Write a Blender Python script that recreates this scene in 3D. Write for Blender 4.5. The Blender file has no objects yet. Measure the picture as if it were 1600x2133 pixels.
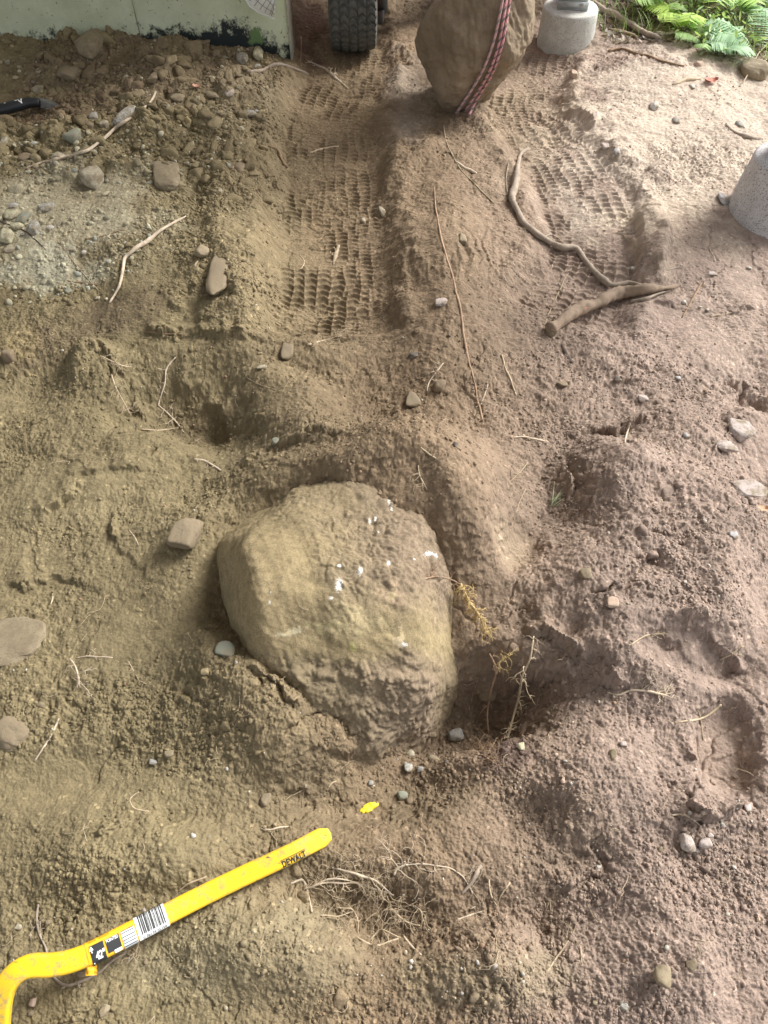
import bpy, bmesh, math, random
import numpy as np
from mathutils import Vector, Matrix
from mathutils.bvhtree import BVHTree

S = bpy.context.scene
COL = S.collection
R = math.radians

# ------------------------------------------------------------------ camera
CH, PITCH, F = 1.6, R(54), 1552.0
cp, sp_ = math.cos(PITCH), math.sin(PITCH)
cam = bpy.data.cameras.new("camera")
co = bpy.data.objects.new("camera", cam); COL.objects.link(co)
co.location = (0, 0, CH); co.rotation_euler = (R(90) - PITCH, 0, 0)
cam.sensor_fit = 'VERTICAL'; cam.sensor_height = 24; cam.lens = 24 * F / 2133
cam.clip_start = 0.05; cam.clip_end = 400
S.camera = co

# ------------------------------------------------------------------ light
SUN_EL, SUN_AZ = R(40), R(58)          # azimuth measured from +y towards +x
w = bpy.data.worlds.new("World"); S.world = w; w.use_nodes = True
wn = w.node_tree.nodes; wl = w.node_tree.links
sky = wn.new('ShaderNodeTexSky'); sky.sky_type = 'NISHITA'; sky.sun_disc = False
sky.sun_elevation = SUN_EL; sky.sun_rotation = SUN_AZ
sky.air_density = 1.0; sky.dust_density = 4.0; sky.ozone_density = 1.0
hs = wn.new('ShaderNodeHueSaturation'); hs.inputs['Saturation'].default_value = 0.25
bg = wn['Background']; bg.inputs['Strength'].default_value = 0.15
wl.new(sky.outputs[0], hs.inputs['Color']); wl.new(hs.outputs[0], bg.inputs['Color'])
sl = bpy.data.lights.new("sun", 'SUN'); sl.energy = 2.6; sl.angle = R(22); sl.color = (1, .96, .91)
so = bpy.data.objects.new("sun", sl); COL.objects.link(so)
sd = Vector((math.sin(SUN_AZ) * math.cos(SUN_EL), math.cos(SUN_AZ) * math.cos(SUN_EL), math.sin(SUN_EL)))
so.rotation_euler = sd.to_track_quat('Z', 'Y').to_euler(); so.location = sd * 20
S.view_settings.view_transform = 'Standard'; S.view_settings.look = 'None'
S.view_settings.gamma = 1; S.view_settings.exposure = 0.85

# ------------------------------------------------------------------ helpers
def tag(o, label=None, cat=None, group=None, kind=None):
    if label: o['label'] = label
    if cat: o['category'] = cat
    if group: o['group'] = group
    if kind: o['kind'] = kind
    return o

def mesh_arr(name, V, Fc, mat=None, parent=None, smooth=True, col=None, loc=None):
    """V (n,3); Fc list of int arrays (m,3) or (m,4)"""
    V = np.asarray(V, dtype=np.float32)
    if not isinstance(Fc, list): Fc = [Fc]
    me = bpy.data.meshes.new(name)
    me.vertices.add(len(V)); me.vertices.foreach_set('co', V.ravel())
    loops = np.concatenate([np.asarray(f, dtype=np.int32).ravel() for f in Fc])
    sizes = np.concatenate([np.full(len(f), f.shape[1], dtype=np.int32) for f in Fc])
    starts = np.concatenate([[0], np.cumsum(sizes)[:-1]]).astype(np.int32)
    me.loops.add(len(loops)); me.loops.foreach_set('vertex_index', loops)
    me.polygons.add(len(sizes)); me.polygons.foreach_set('loop_start', starts)
    me.polygons.foreach_set('use_smooth', np.full(len(sizes), smooth))
    me.update(calc_edges=True)
    if col is not None:
        a = me.color_attributes.new('Col', 'FLOAT_COLOR', 'POINT')
        c = np.ones((len(V), 4), dtype=np.float32); c[:, :3] = col
        a.data.foreach_set('color', c.ravel())
    if mat: me.materials.append(mat)
    o = bpy.data.objects.new(name, me); COL.objects.link(o)
    if parent: o.parent = parent
    if loc is not None: o.location = loc
    return o

def empty(name, loc=(0, 0, 0), rz=0, label=None, cat=None, group=None):
    o = bpy.data.objects.new(name, None); COL.objects.link(o)
    o.location = loc; o.rotation_euler = (0, 0, rz); o.empty_display_size = .05
    return tag(o, label, cat, group)

class MB:
    """collects boxes / tubes / lathes into one mesh"""
    def __init__(s): s.v = []; s.f3 = []; s.f4 = []; s.n = 0; s.c = []
    def add(s, V, f3=None, f4=None, c=None):
        V = np.asarray(V, float).reshape(-1, 3)
        if f3 is not None and len(f3): s.f3.append(np.asarray(f3) + s.n)
        if f4 is not None and len(f4): s.f4.append(np.asarray(f4) + s.n)
        s.v.append(V); s.n += len(V)
        s.c.append(np.tile(c, (len(V), 1)) if (c is not None and np.ndim(c) == 1) else c)
    def box(s, a, b, M=None, bev=0.0):
        bm = bmesh.new(); bmesh.ops.create_cube(bm, size=1)
        for v in bm.verts:
            v.co = Vector([(a[i] + b[i]) / 2 + v.co[i] * (b[i] - a[i]) for i in range(3)])
        if bev > 0: bmesh.ops.bevel(bm, geom=bm.edges[:], offset=bev, segments=2, affect='EDGES')
        if M is not None: bm.transform(M)
        bmesh.ops.triangulate(bm, faces=bm.faces[:])
        bm.verts.index_update()
        s.add([v.co[:] for v in bm.verts], f3=[[v.index for v in f.verts] for f in bm.faces]); bm.free()
    def tube(s, P, rad, k=7, caps=True, c=None, flat=1.0):
        P = np.asarray(P, float); n = len(P)
        rad = np.full(n, rad) if np.isscalar(rad) else np.asarray(rad)
        T = np.gradient(P, axis=0); T /= np.linalg.norm(T, axis=1)[:, None] + 1e-12
        up = np.array([0, 0, 1.0]) if abs(T[0, 2]) < .9 else np.array([1.0, 0, 0])
        X = np.cross(T, up); X /= np.linalg.norm(X, axis=1)[:, None] + 1e-9
        Y = np.cross(X, T)
        a = np.arange(k) / k * 2 * np.pi
        V = P[:, None, :] + rad[:, None, None] * (np.cos(a)[None, :, None] * X[:, None, :] + flat * np.sin(a)[None, :, None] * Y[:, None, :])
        V = V.reshape(-1, 3)
        i = np.arange(n - 1)[:, None] * k; j = np.arange(k)[None, :]; j2 = (j + 1) % k
        q = np.stack([i + j, i + j2, i + k + j2, i + k + j], -1).reshape(-1, 4)
        f3 = []
        if caps:
            V = np.vstack([V, P[0] - T[0] * rad[0] * .3, P[-1] + T[-1] * rad[-1] * .3])
            for jj in range(k):
                f3.append([n * k, (jj + 1) % k, jj]); f3.append([n * k + 1, (n - 1) * k + jj, (n - 1) * k + (jj + 1) % k])
        if c is not None and np.ndim(c) == 3:
            cc = c.reshape(-1, 3)
            if caps: cc = np.vstack([cc, cc[0], cc[-1]])
            c = cc
        s.add(V, f3=f3, f4=q, c=c)
    def lathe(s, prof, k=48, M=None):
        """prof list of (r, z) about z axis"""
        prof = np.asarray(prof, float); n = len(prof); a = np.arange(k) / k * 2 * np.pi
        V = np.stack([prof[:, None, 0] * np.cos(a), prof[:, None, 0] * np.sin(a), prof[:, None, 1] + 0 * a], -1).reshape(-1, 3)
        if M is not None: V = np.array([(M @ Vector(v))[:] for v in V])
        i = np.arange(n - 1)[:, None] * k; j = np.arange(k)[None, :]; j2 = (j + 1) % k
        s.add(V, f4=np.stack([i + j, i + j2, i + k + j2, i + k + j], -1).reshape(-1, 4))
    def build(s, name, mat=None, parent=None, smooth=True, loc=None, col=False):
        Fc = []
        if s.f3: Fc.append(np.vstack(s.f3))
        if s.f4: Fc.append(np.vstack(s.f4))
        V = np.vstack(s.v)
        if loc is not None: V = V - np.asarray(loc)
        return mesh_arr(name, V, Fc, mat, parent, smooth, col=np.vstack(s.c) if col else None, loc=loc)

# ------------------------------------------------------------------ noise
rng = np.random.default_rng(7)
_perm = rng.permutation(4096).astype(np.int64)
def _hash(ix, iy, seed):
    return _perm[(_perm[(ix + seed * 131) & 4095] + iy + seed * 57) & 4095]
_ang = rng.random(4096) * 2 * np.pi
_gx, _gy = np.cos(_ang), np.sin(_ang)
_r1, _r2 = rng.random(4096), rng.random(4096)
def perlin(x, y, seed=0):
    fx = np.floor(x); fy = np.floor(y); ix = fx.astype(np.int64); iy = fy.astype(np.int64)
    x = x - fx; y = y - fy
    u = x * x * x * (x * (x * 6 - 15) + 10); v = y * y * y * (y * (y * 6 - 15) + 10)
    def g(dx, dy):
        h = _hash(ix + dx, iy + dy, seed); return _gx[h] * (x - dx) + _gy[h] * (y - dy)
    a = g(0, 0); b = g(1, 0); c = g(0, 1); d = g(1, 1)
    return 1.5 * (a + u * (b - a) + v * ((c + u * (d - c)) - (a + u * (b - a))))
def fbm(x, y, f, o=4, seed=0, gain=.5):
    t = 0; a = 1
    for i in range(o):
        t = t + a * perlin(x * f, y * f, seed + i * 3); f *= 2.03; a *= gain
    return t
def worley(x, y, f, seed=0):
    x = x * f; y = y * f
    fx = np.floor(x); fy = np.floor(y); ix = fx.astype(np.int64); iy = fy.astype(np.int64)
    x = x - fx; y = y - fy
    F1 = np.full(x.shape, 9.0); F2 = np.full(x.shape, 9.0); ID = np.zeros(x.shape)
    for dx in (-1, 0, 1):
        for dy in (-1, 0, 1):
            h = _hash(ix + dx, iy + dy, seed)
            d = np.sqrt((dx + _r1[h] - x) ** 2 + (dy + _r2[h] - y) ** 2)
            m = d < F1
            F2 = np.where(m, F1, np.minimum(F2, d)); ID = np.where(m, _r1[(h * 7 + 3) & 4095], ID); F1 = np.where(m, d, F1)
    return F1, F2, ID
def worley3(P, f, seed=0):
    P = np.asarray(P) * f; fl = np.floor(P); I = fl.astype(np.int64); P = P - fl
    F1 = np.full(len(P), 9.0); F2 = np.full(len(P), 9.0); ID = np.zeros(len(P))
    for dx in (-1, 0, 1):
        for dy in (-1, 0, 1):
            for dz in (-1, 0, 1):
                h = _hash(_hash(I[:, 0] + dx, I[:, 1] + dy, seed), I[:, 2] + dz, seed + 3)
                d = np.sqrt((dx + _r1[h] - P[:, 0]) ** 2 + (dy + _r2[h] - P[:, 1]) ** 2 + (dz + _r1[(h * 3 + 1) & 4095] - P[:, 2]) ** 2)
                m = d < F1
                F2 = np.where(m, F1, np.minimum(F2, d)); ID = np.where(m, _r2[(h * 7 + 3) & 4095], ID); F1 = np.where(m, d, F1)
    return F1, F2, ID
def sstep(a, b, x):
    t = np.clip((x - a) / (b - a), 0, 1); return t * t * (3 - 2 * t)
def fbm3(P, f, o=3, seed=0):
    """cheap 3-D noise from three planar ones"""
    x, y, z = P[:, 0], P[:, 1], P[:, 2]
    return (fbm(x + .37 * z, y - .21 * z, f, o, seed) + fbm(y + 5.3 + .3 * x, z + .17 * x, f, o, seed + 11) + fbm(z + 9.1, x + .4 * y, f, o, seed + 23)) / 1.8

# ------------------------------------------------------------------ pixel <-> ground
def ray(px, py):
    u = (np.asarray(px, float) - 800) / F; v = (1066.5 - np.asarray(py, float)) / F
    return np.stack([u, cp + v * sp_, -sp_ + v * cp], -1)
def on_plane(px, py, z=0.0):
    d = ray(px, py); t = (z - CH) / d[..., 2]
    return np.stack([d[..., 0] * t, d[..., 1] * t, z + 0 * t], -1)
def proj(P):
    P = np.asarray(P, float); y = P[..., 1]; z = P[..., 2] - CH
    fw = y * cp - z * sp_; up = y * sp_ + z * cp
    return 800 + F * P[..., 0] / fw, 1066.5 - F * up / fw
def depth_of(P): return P[..., 1] * cp - (P[..., 2] - CH) * sp_

# ------------------------------------------------------------------ terrain grid
pys = np.concatenate([np.arange(2620, 2150, -5.0), np.arange(2150, 720, -1.75), np.arange(720, -12, -.9), np.arange(-12, -560, -6.0)])
ys = on_plane(np.full_like(pys, 800), pys)[:, 1]
ys = np.concatenate([-np.geomspace(25, abs(ys[0]) + .03, 26), ys, np.geomspace(ys[-1] + .3, 90, 26)])
pxs = np.concatenate([np.arange(-520, -30, 6.0), np.arange(-30, 1632, 1.75), np.arange(1632, 2140, 6.0)])
us = (pxs - 800) / F
gr = np.geomspace(.02, 18, 24)
us = np.concatenate([us[0] - gr[::-1], us, us[-1] + gr])
def Dof(y): return np.maximum(y * cp + CH * sp_, .95)
YY, UU = np.meshgrid(ys, us, indexing='ij')
X = UU * Dof(YY); Y = YY
PX0 = 800 + F * UU
den = np.maximum(Y * cp + CH * sp_, .3)
PY0 = 1066.5 - F * (Y * sp_ - CH * cp) / den
PY0 = np.where(Y < -.45, 4000, PY0)
print('terrain verts', X.size)
# warped authoring coordinates, so that no edge is smooth
wx = fbm(X, Y, 4.0, 5, 1, .55); wy = fbm(X, Y, 4.0, 5, 31, .55)
PX = PX0 + 15 * wx; PY = PY0 + 13 * wy
H = np.zeros_like(X)
def G(cx, cy, rx, ry, rot=0, p=2.0, warp=True):
    a, b = (PX, PY) if warp else (PX0, PY0)
    c, s = math.cos(R(rot)), math.sin(R(rot))
    dx = a - cx; dy = b - cy
    q = ((dx * c + dy * s) / rx) ** 2 + ((-dx * s + dy * c) / ry) ** 2
    return np.exp(-q ** (p / 2))
def pl_dist(pts, a, b):
    """distance, side (+ on the upper-picture side for a line drawn left to right), t"""
    best = np.full(a.shape, 1e9); side = np.zeros(a.shape); tt = np.zeros(a.shape)
    pts = [np.array(p, float) for p in pts]
    L = [0]
    for i in range(len(pts) - 1): L.append(L[-1] + np.hypot(*(pts[i + 1] - pts[i])))
    for i in range(len(pts) - 1):
        p, q = pts[i], pts[i + 1]; d = q - p; l2 = d @ d
        t = np.clip(((a - p[0]) * d[0] + (b - p[1]) * d[1]) / l2, 0, 1)
        ex = a - (p[0] + t * d[0]); ey = b - (p[1] + t * d[1])
        dd = np.hypot(ex, ey); m = dd < best
        best = np.where(m, dd, best); side = np.where(m, np.sign(ex * d[1] - ey * d[0]), side)
        tt = np.where(m, (L[i] + t * math.sqrt(l2)) / L[-1], tt)
    return best, side, tt
def box_idx(pts, pad):
    xs_ = [p[0] for p in pts]; ys2 = [p[1] for p in pts]
    return (PX > min(xs_) - pad) & (PX < max(xs_) + pad) & (PY > min(ys2) - pad) & (PY < max(ys2) + pad)
def ledge(pts, amp, decay=60, edge=5, lip=.35):
    """high on the upper side of the line, dropping at the line; broken and uneven along its length"""
    m = box_idx(pts, decay * 3.2); a, b = PX[m], PY[m]; xx, yy = X[m], Y[m]
    d, s, t = pl_dist(pts, a, b)
    sd = d * s + 9 * fbm(xx, yy, 14, 5, 301, .65)
    var = .25 + .75 * sstep(-.35, .45, fbm(xx, yy, 7, 3, 303))
    tap = sstep(0, .22, t) * sstep(0, .22, 1 - t) * sstep(-decay * 3, 0, -d)
    h = sstep(-edge * 1.4, edge * 1.3, sd) * np.exp(-np.maximum(sd, 0) / decay) * amp - .25 * lip * amp * np.exp(-((sd + 3) / 6.0) ** 2)
    H[m] += 1.15 * h * tap * var
def groove(pts, depth, width=7, warp=True):
    m = box_idx(pts, width * 6 + 20); a, b = PX[m], PY[m]; xx, yy = X[m], Y[m]
    d, s, t = pl_dist(pts, a + 5 * fbm(xx, yy, 22, 3, 305), b + 5 * fbm(xx, yy, 22, 3, 306))
    H[m] -= .55 * depth * np.exp(-(d / (width * .6)) ** 2) * np.clip(np.sin(np.pi * t) * 2, 0, 1) * sstep(-.4, .3, fbm(xx, yy, 12, 2, 307))

# --- large relief (metres)
H += 0.022 * fbm(X, Y, 1.1, 3, 5)
H += 0.095 * G(60, 300, 520, 300, -8, 5)                 # left bank by the wall
H += 0.045 * G(190, 120, 420, 45, 2, 3)                  # heap against the wall
H += 0.05 * G(245, 95, 60, 30) + .045 * G(385, 90, 40, 28)
H -= 0.05 * G(120, 235, 130, 28, -6)
bk = sstep(.3, .9, G(230, 250, 380, 190, -6, 4)); F1q, F2q, IDq = worley(X + .03 * wx, Y + .03 * wy, 6.5, 401)
H += bk * (.045 * (IDq - .3) * sstep(.02, .35, F2q - F1q) + .022 * fbm(X, Y, 5, 4, 402))
H += 0.05 * G(470, 600, 80, 110, -12, 4)                # rubble flank
H += 0.05 * G(330, 560, 110, 120, 20, 3)
H += 0.080 * G(930, 600, 95, 260, 2, 2.3)
H += 0.055 * G(500, 500, 62, 190, -6, 4)                 # ridge between the ruts
H += 0.05 * G(845, 350, 60, 35, -25, 3)
H += 0.05 * G(1400, 330, 260, 260, 0, 4)                # right plain
H += 0.03 * G(1420, 150, 200, 40)
H -= 0.05 * G(880, 210, 60, 60)
# hollow left of centre
H -= 0.045 * G(365, 835, 150, 62, 6, 3) * (1 + .5 * fbm(X, Y, 5, 3, 411))
H -= 0.045 * G(265, 868, 50, 26, 0, 2)
H -= .04 * G(450, 900, 120, 50, 20, 3)
H += 0.045 * G(195, 770, 62, 48, 0, 4)
H += 0.03 * G(560, 735, 170, 26, 3, 3)
H += 0.08 * G(600, 850, 120, 70, 25, 3)
H += 0.03 * G(200, 1010, 170, 55, -6)
H -= 0.04 * G(60, 790, 120, 60, -20)
H -= 0.05 * G(420, 1010, 70, 60) 
H -= 0.03 * G(480, 1260, 90, 80)
# soil apron behind and right of the central boulder
H += 0.16 * G(860, 1080, 190, 140, 8, 3)
H += .05 * G(980, 1130, 80, 120, 0, 3)
H += .07 * G(690, 1010, 230, 60, 0, 3)
H += .055 * G(945, 1040, 125, 130, 10, 2.2)
H += .035 * G(640, 1040, 230, 60, -10, 2.4)
H += .035 * G(400, 1150, 90, 150, 0, 3)

H += 0.06 * G(700, 940, 190, 40, 3, 3)
# pit in front-right of the boulder
H -= 0.20 * G(970, 1465, 180, 85, -8, 4)
H -= 0.10 * G(790, 1620, 190, 80, -10, 3)
H -= 0.05 * G(1040, 1390, 80, 30, 12, 3)
H += 0.09 * G(570, 1500, 135, 110, 15, 2.2)
H += .055 * G(490, 1400, 110, 100, 0, 2)
H += 0.03 * G(670, 1600, 110, 50, 10, 3)
# right mound
H += 0.12 * G(1370, 1180, 190, 260, 8, 5)
H += .05 * G(1130, 1230, 110, 110, 20, 3)
H += 0.07 * G(1250, 1000, 90, 80, 0, 4)
H -= 0.045 * G(1075, 1150, 55, 60, 0, 4)
H += 0.05 * G(1480, 900, 150, 70, 0, 3)
H -= 0.03 * G(1575, 850, 70, 25, 5, 3)
H += 0.05 * G(1230, 1640, 120, 110, 0, 3)
H -= 0.055 * G(1512, 1560, 68, 112, -8, 6)
H += 0.025 * G(1455, 1690, 90, 70, 0, 4)
H -= 0.04 * G(1430, 1375, 130, 42, 12, 4)
H -= 0.03 * G(1225, 1795, 70, 42, 10, 3)
H -= 0.035 * G(1180, 1900, 110, 70, 0, 3)
H += 0.05 * G(1010, 2010, 110, 90, 0, 3)
H += 0.05 * G(560, 1975, 150, 100, 0, 3)
H -= 0.06 * G(770, 1900, 190, 70, 10, 3)
H += 0.045 * G(290, 1790, 190, 75, -5, 3)
H -= 0.03 * G(210, 1620, 180, 60, -15, 3)
H -= 0.04 * G(1085, 1700, 80, 60, -30)
H += 0.04 * G(1400, 2000, 90, 180, -12, 3)
# far ground falls slightly towards the undergrowth
H += 0.10 * G(1500, -60, 420, 120, 0, 4)

# --- ruts with tyre prints
def track(pts, half, depth, pitch, ribw, amp, seed, y0, y1, off=0.0):
    W3 = on_plane(np.array([p[0] for p in pts], float), np.array([p[1] for p in pts], float))[:, :2]
    # catmull-rom
    pp = [W3[0]] + list(W3) + [W3[-1]]; C = []
    for i in range(1, len(pp) - 2):
        for t in np.linspace(0, 1, 8, endpoint=False):
            a, b, c, d = pp[i - 1], pp[i], pp[i + 1], pp[i + 2]
            C.append(.5 * ((2 * b) + (c - a) * t + (2 * a - 5 * b + 4 * c - d) * t * t + (3 * b - a - 3 * c + d) * t ** 3))
    C.append(pp[-2]); C = np.array(C)
    m = (X > C[:, 0].min() - .45) & (X < C[:, 0].max() + .45) & (Y > C[:, 1].min() - .2) & (Y < C[:, 1].max() + .3)
    a, b = X[m], Y[m]
    best = np.full(a.shape, 1e9); lat = np.zeros(a.shape); arc = np.zeros(a.shape); L = 0
    for i in range(len(C) - 1):
        p, q = C[i], C[i + 1]; d = q - p; l = np.hypot(*d); d = d / l
        t = np.clip((a - p[0]) * d[0] + (b - p[1]) * d[1], 0, l)
        ex = a - (p[0] + t * d[0]); ey = b - (p[1] + t * d[1]); dd = np.hypot(ex, ey); k = dd < best
        best = np.where(k, dd, best); lat = np.where(k, ex * d[1] - ey * d[0], lat)
        arc = np.where(k, L + (a - p[0]) * d[0] + (b - p[1]) * d[1] if 0 else L + t, arc); L += l
    ends = sstep(0, .10, arc) * sstep(0, .05, L - arc)
    latw = lat + .012 * fbm(a, b, 5, 3, seed)
    al = np.abs(latw)
    prof = 1 - sstep(half * .80, half * 1.38, al + .02 * fbm(a, b, 8, 3, seed + 2))
    H[m] -= depth * prof * ends
    H[m] += depth * .5 * np.exp(-((al - half * 1.42) / (half * .22)) ** 2) * ends * sstep(-.4, .4, fbm(a, b, 6, 3, seed + 3))
    inside = (1 - sstep(half * .86, half * 1.0, al)) * sstep(0, .06, L - arc) * sstep(0, .08, arc)
    H[m] += .010 * fbm(a * .5, b, 3.6, 2, seed + 4) * inside - .006 * sstep(.1, .5, perlin(a * 3, b * 7, seed + 6)) * inside
    def tread(off_, pit_, rw_, ph0, sd2):
        q = (latw + off_) / rw_; rib = np.floor(q); fr = q - rib
        rb = np.exp(-(np.minimum(fr, 1 - fr) / .06) ** 2)
        shift = .22 * _r1[(rib.astype(np.int64) * 17 + sd2) & 4095]
        phase = (arc + .010 * fbm(a, b, 7, 2, sd2 + 5)) / pit_ + ph0 + shift + .26 * np.cos((fr - .5) * np.pi * 1.25)
        fp = phase - np.floor(phase)
        cl = np.exp(-(np.where(fp < .5, (.5 - fp) / .10, (fp - .5) / .20)) ** 2)
        return np.maximum(rb * .65, cl)
    wear = sstep(-.42, .30, fbm(a, b, 4.5, 4, seed + 9)); w2 = sstep(-.05, .25, fbm(a, b, 3.0, 3, seed + 12))
    fade = .10 + .90 * wear
    H[m] += amp * (tread(off, pitch, ribw, 0, seed) * (1 - w2) + tread(off + .018, pitch * .84, ribw * .97, .37, seed + 40) * w2) * inside * fade
    msk = np.zeros_like(H); msk[m] = inside * fade
    return msk
tr1 = track([(690, -60), (712, 40), (722, 110), (716, 160), (690, 230), (690, 320), (688, 420), (690, 520), (686, 600), (668, 700)], .188, .036, .0300, .045, .0112, 3, 0, 0)
tr2 = track([(1150, 20), (1128, 90), (1096, 165), (1090, 225), (1128, 290), (1180, 360), (1225, 450), (1235, 540), (1200, 610), (1165, 670)], .162, .034, .0300, .044, .0115, 8, 0, 0)
tr3 = track([(1095, 215), (1150, 235), (1195, 270), (1230, 330)], .10, .012, .034, .044, .008, 19, 0, 0)
TR = np.maximum(np.maximum(tr1, tr2), tr3)
H += .05 * sstep(.5, 1, G(1345, 520, 60, 100, 0, 3)) * (1 - TR)                      # wall right of the right rut
# scraped streaks on the ridge between the ruts
st = G(950, 590, 110, 150, 0, 4) * sstep(-.2, .5, fbm(X, Y, 4, 3, 73))
H += st * (.012 * perlin(PX / 17.0, PY / 300.0, 71) + .004 * perlin(PX / 7.0, PY / 120.0, 72))

# --- ledges, crusts and cracks seen in the photograph
ledge([(160, 790), (215, 745), (265, 775), (285, 850)], .028, 40)
ledge([(270, 700), (330, 712), (410, 708), (500, 730), (600, 735), (690, 742)], .042, 60, 6)
H -= .05 * G(400, 815, 190, 60, 4, 3)
ledge([(230, 880), (330, 875), (420, 905), (480, 930)], -.03, 40)
ledge([(350, 775), (420, 800), (470, 850), (450, 880)], .03, 40)
ledge([(440, 1015), (520, 985), (640, 965), (760, 975)], .02, 40)
ledge([(1060, 1310), (1120, 1335), (1190, 1380), (1250, 1430), (1310, 1450)], .045, 80, 6, .5)
ledge([(920, 1360), (985, 1350), (1060, 1385), (1130, 1400), (1240, 1415)], .04, 40, 5, .8)
ledge([(1395, 1310), (1450, 1345), (1510, 1375), (1560, 1400)], .045, 50, 5, .8)
ledge([(1340, 1190), (1290, 1240), (1255, 1290)], -.03, 40, 4, .5)
ledge([(1300, 1030), (1320, 1090), (1370, 1150), (1345, 1195)], -.035, 45, 4, .5)
ledge([(1170, 960), (1185, 1010), (1190, 1060)], -.03, 35, 4, .6)
ledge([(1480, 890), (1530, 905), (1600, 900)], .02, 40)
ledge([(1490, 780), (1530, 800), (1545, 850), (1620, 850)], -.03, 40)
ledge([(1150, 900), (1240, 905), (1320, 890), (1420, 905)], .03, 50)
ledge([(1180, 770), (1260, 800), (1360, 790)], .02, 50)
ledge([(640, 1570), (690, 1572), (760, 1560), (850, 1525), (930, 1450)], .045, 60, 4, .9)
ledge([(520, 1440), (560, 1455), (600, 1500), (625, 1520)], .02, 30, 4, .9)
ledge([(780, 1440), (850, 1430), (905, 1400), (920, 1350)], .02, 40, 4, .5)
ledge([(0, 1105), (70, 1090), (140, 1045), (200, 1020)], .02, 50)
ledge([(0, 1215), (110, 1205), (180, 1230), (240, 1240)], .018, 50)
ledge([(120, 1000), (240, 985), (330, 1000)], .015, 40)
ledge([(230, 1060), (260, 1150), (330, 1230)], .02, 40)
ledge([(180, 1735), (250, 1720), (330, 1705), (500, 1700)], -.012, 50)
ledge([(190, 1770), (260, 1740), (290, 1715)], .016, 30, 4)
ledge([(1220, 1730), (1250, 1770), (1278, 1810)], -.02, 40, 4, .6)
ledge([(1180, 1850), (1220, 1820), (1270, 1810)], .025, 40, 4, .6)
ledge([(1160, 1530), (1190, 1540), (1150, 1620)], -.025, 40, 4, .5)
ledge([(1400, 1560), (1455, 1600), (1420, 1690), (1470, 1730)], .03, 40, 4, .5)
ledge([(1380, 1690), (1420, 1720), (1500, 1710), (1560, 1660)], .03, 40, 4, .5)
ledge([(950, 1930), (1040, 1905), (1120, 1925), (1180, 1990)], -.03, 60, 8)
ledge([(330, 400), (370, 460), (430, 420), (470, 380)], .02, 40)
ledge([(1310, 650), (1400, 640), (1480, 660), (1600, 640)], .015, 40)
ledge([(560, 200), (580, 260), (555, 340), (560, 420)], -.02, 40)
ledge([(800, 350), (850, 345), (905, 310), (930, 270)], -.03, 30, 5)
for g_ in ([(555, 1448), (575, 1443), (605, 1450)], [(225, 735), (222, 760), (235, 790)], [(318, 930), (320, 985), (322, 1010)], [(540, 1430), (548, 1470), (520, 1500)],
           [(250, 1800), (272, 1835), (262, 1865)], [(410, 1770), (425, 1800), (415, 1835)], [(1540, 770), (1555, 800), (1550, 830)], [(1290, 1200), (1310, 1215), (1300, 1235)],
           [(1470, 1880), (1485, 1960), (1490, 2050), (1520, 2133)], [(1215, 1270), (1240, 1275), (1262, 1262)], [(1405, 1100), (1430, 1110), (1440, 1130)],
           [(1320, 1160), (1350, 1175), (1380, 1200)], [(600, 1560), (640, 1520), (700, 1500)], [(720, 1490), (790, 1470), (840, 1490)]):
    groove(g_, .03, 6)
groove([(1465, 1600), (1490, 1625), (1508, 1640)], .012, 4)
groove([(790, 1545), (850, 1510), (900, 1465)], .05, 12)
groove([(1340, 1345), (1420, 1372), (1530, 1405)], .03, 14)

# --- masks: how crumbly the surface is (0 = pressed smooth, 1 = clods)
rough = .55 + .55 * fbm(X, Y, 2.3, 4, 41)
def setr(v, wgt):
    global rough
    rough = rough * (1 - wgt) + v * wgt
for (cx, cy, rx, ry, rot, v) in [(120, 1020, 170, 70, -10, .10), (60, 1180, 110, 60, 0, .15), (250, 1330, 170, 90, 0, .18), (130, 1640, 130, 80, -20, .08), (330, 1650, 100, 50, 0, .15), (590, 1400, 70, 60, 0, .4), (300, 1180, 120, 80, 0, .3),
        (1512, 1560, 62, 100, -8, .03), (1465, 1690, 60, 50, 0, .15), (1075, 1145, 50, 50, 0, .08), (1430, 1360, 110, 40, 10, .2), (930, 560, 110, 170, 0, .2), (860, 700, 60, 60, 0, .1),
        (1400, 500, 130, 80, 0, .15), (1450, 230, 200, 70, 0, .35), (1560, 590, 60, 60, 0, .1), (600, 1660, 150, 90, 0, .45), (780, 1700, 110, 70, 0, .2), (1000, 1700, 80, 60, -30, .1),
        (850, 250, 50, 60, 0, .15), (560, 880, 60, 80, 0, .25), (250, 480, 80, 60, 0, .15), (130, 480, 130, 60, 0, .35), (900, 200, 60, 100, 0, .4), (240, 1760, 60, 25, -20, .05),
        (550, 1960, 130, 80, 0, .5), (1330, 1330, 60, 60, 0, .4)]:
    setr(v, G(cx, cy, rx, ry, rot, 4))
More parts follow.
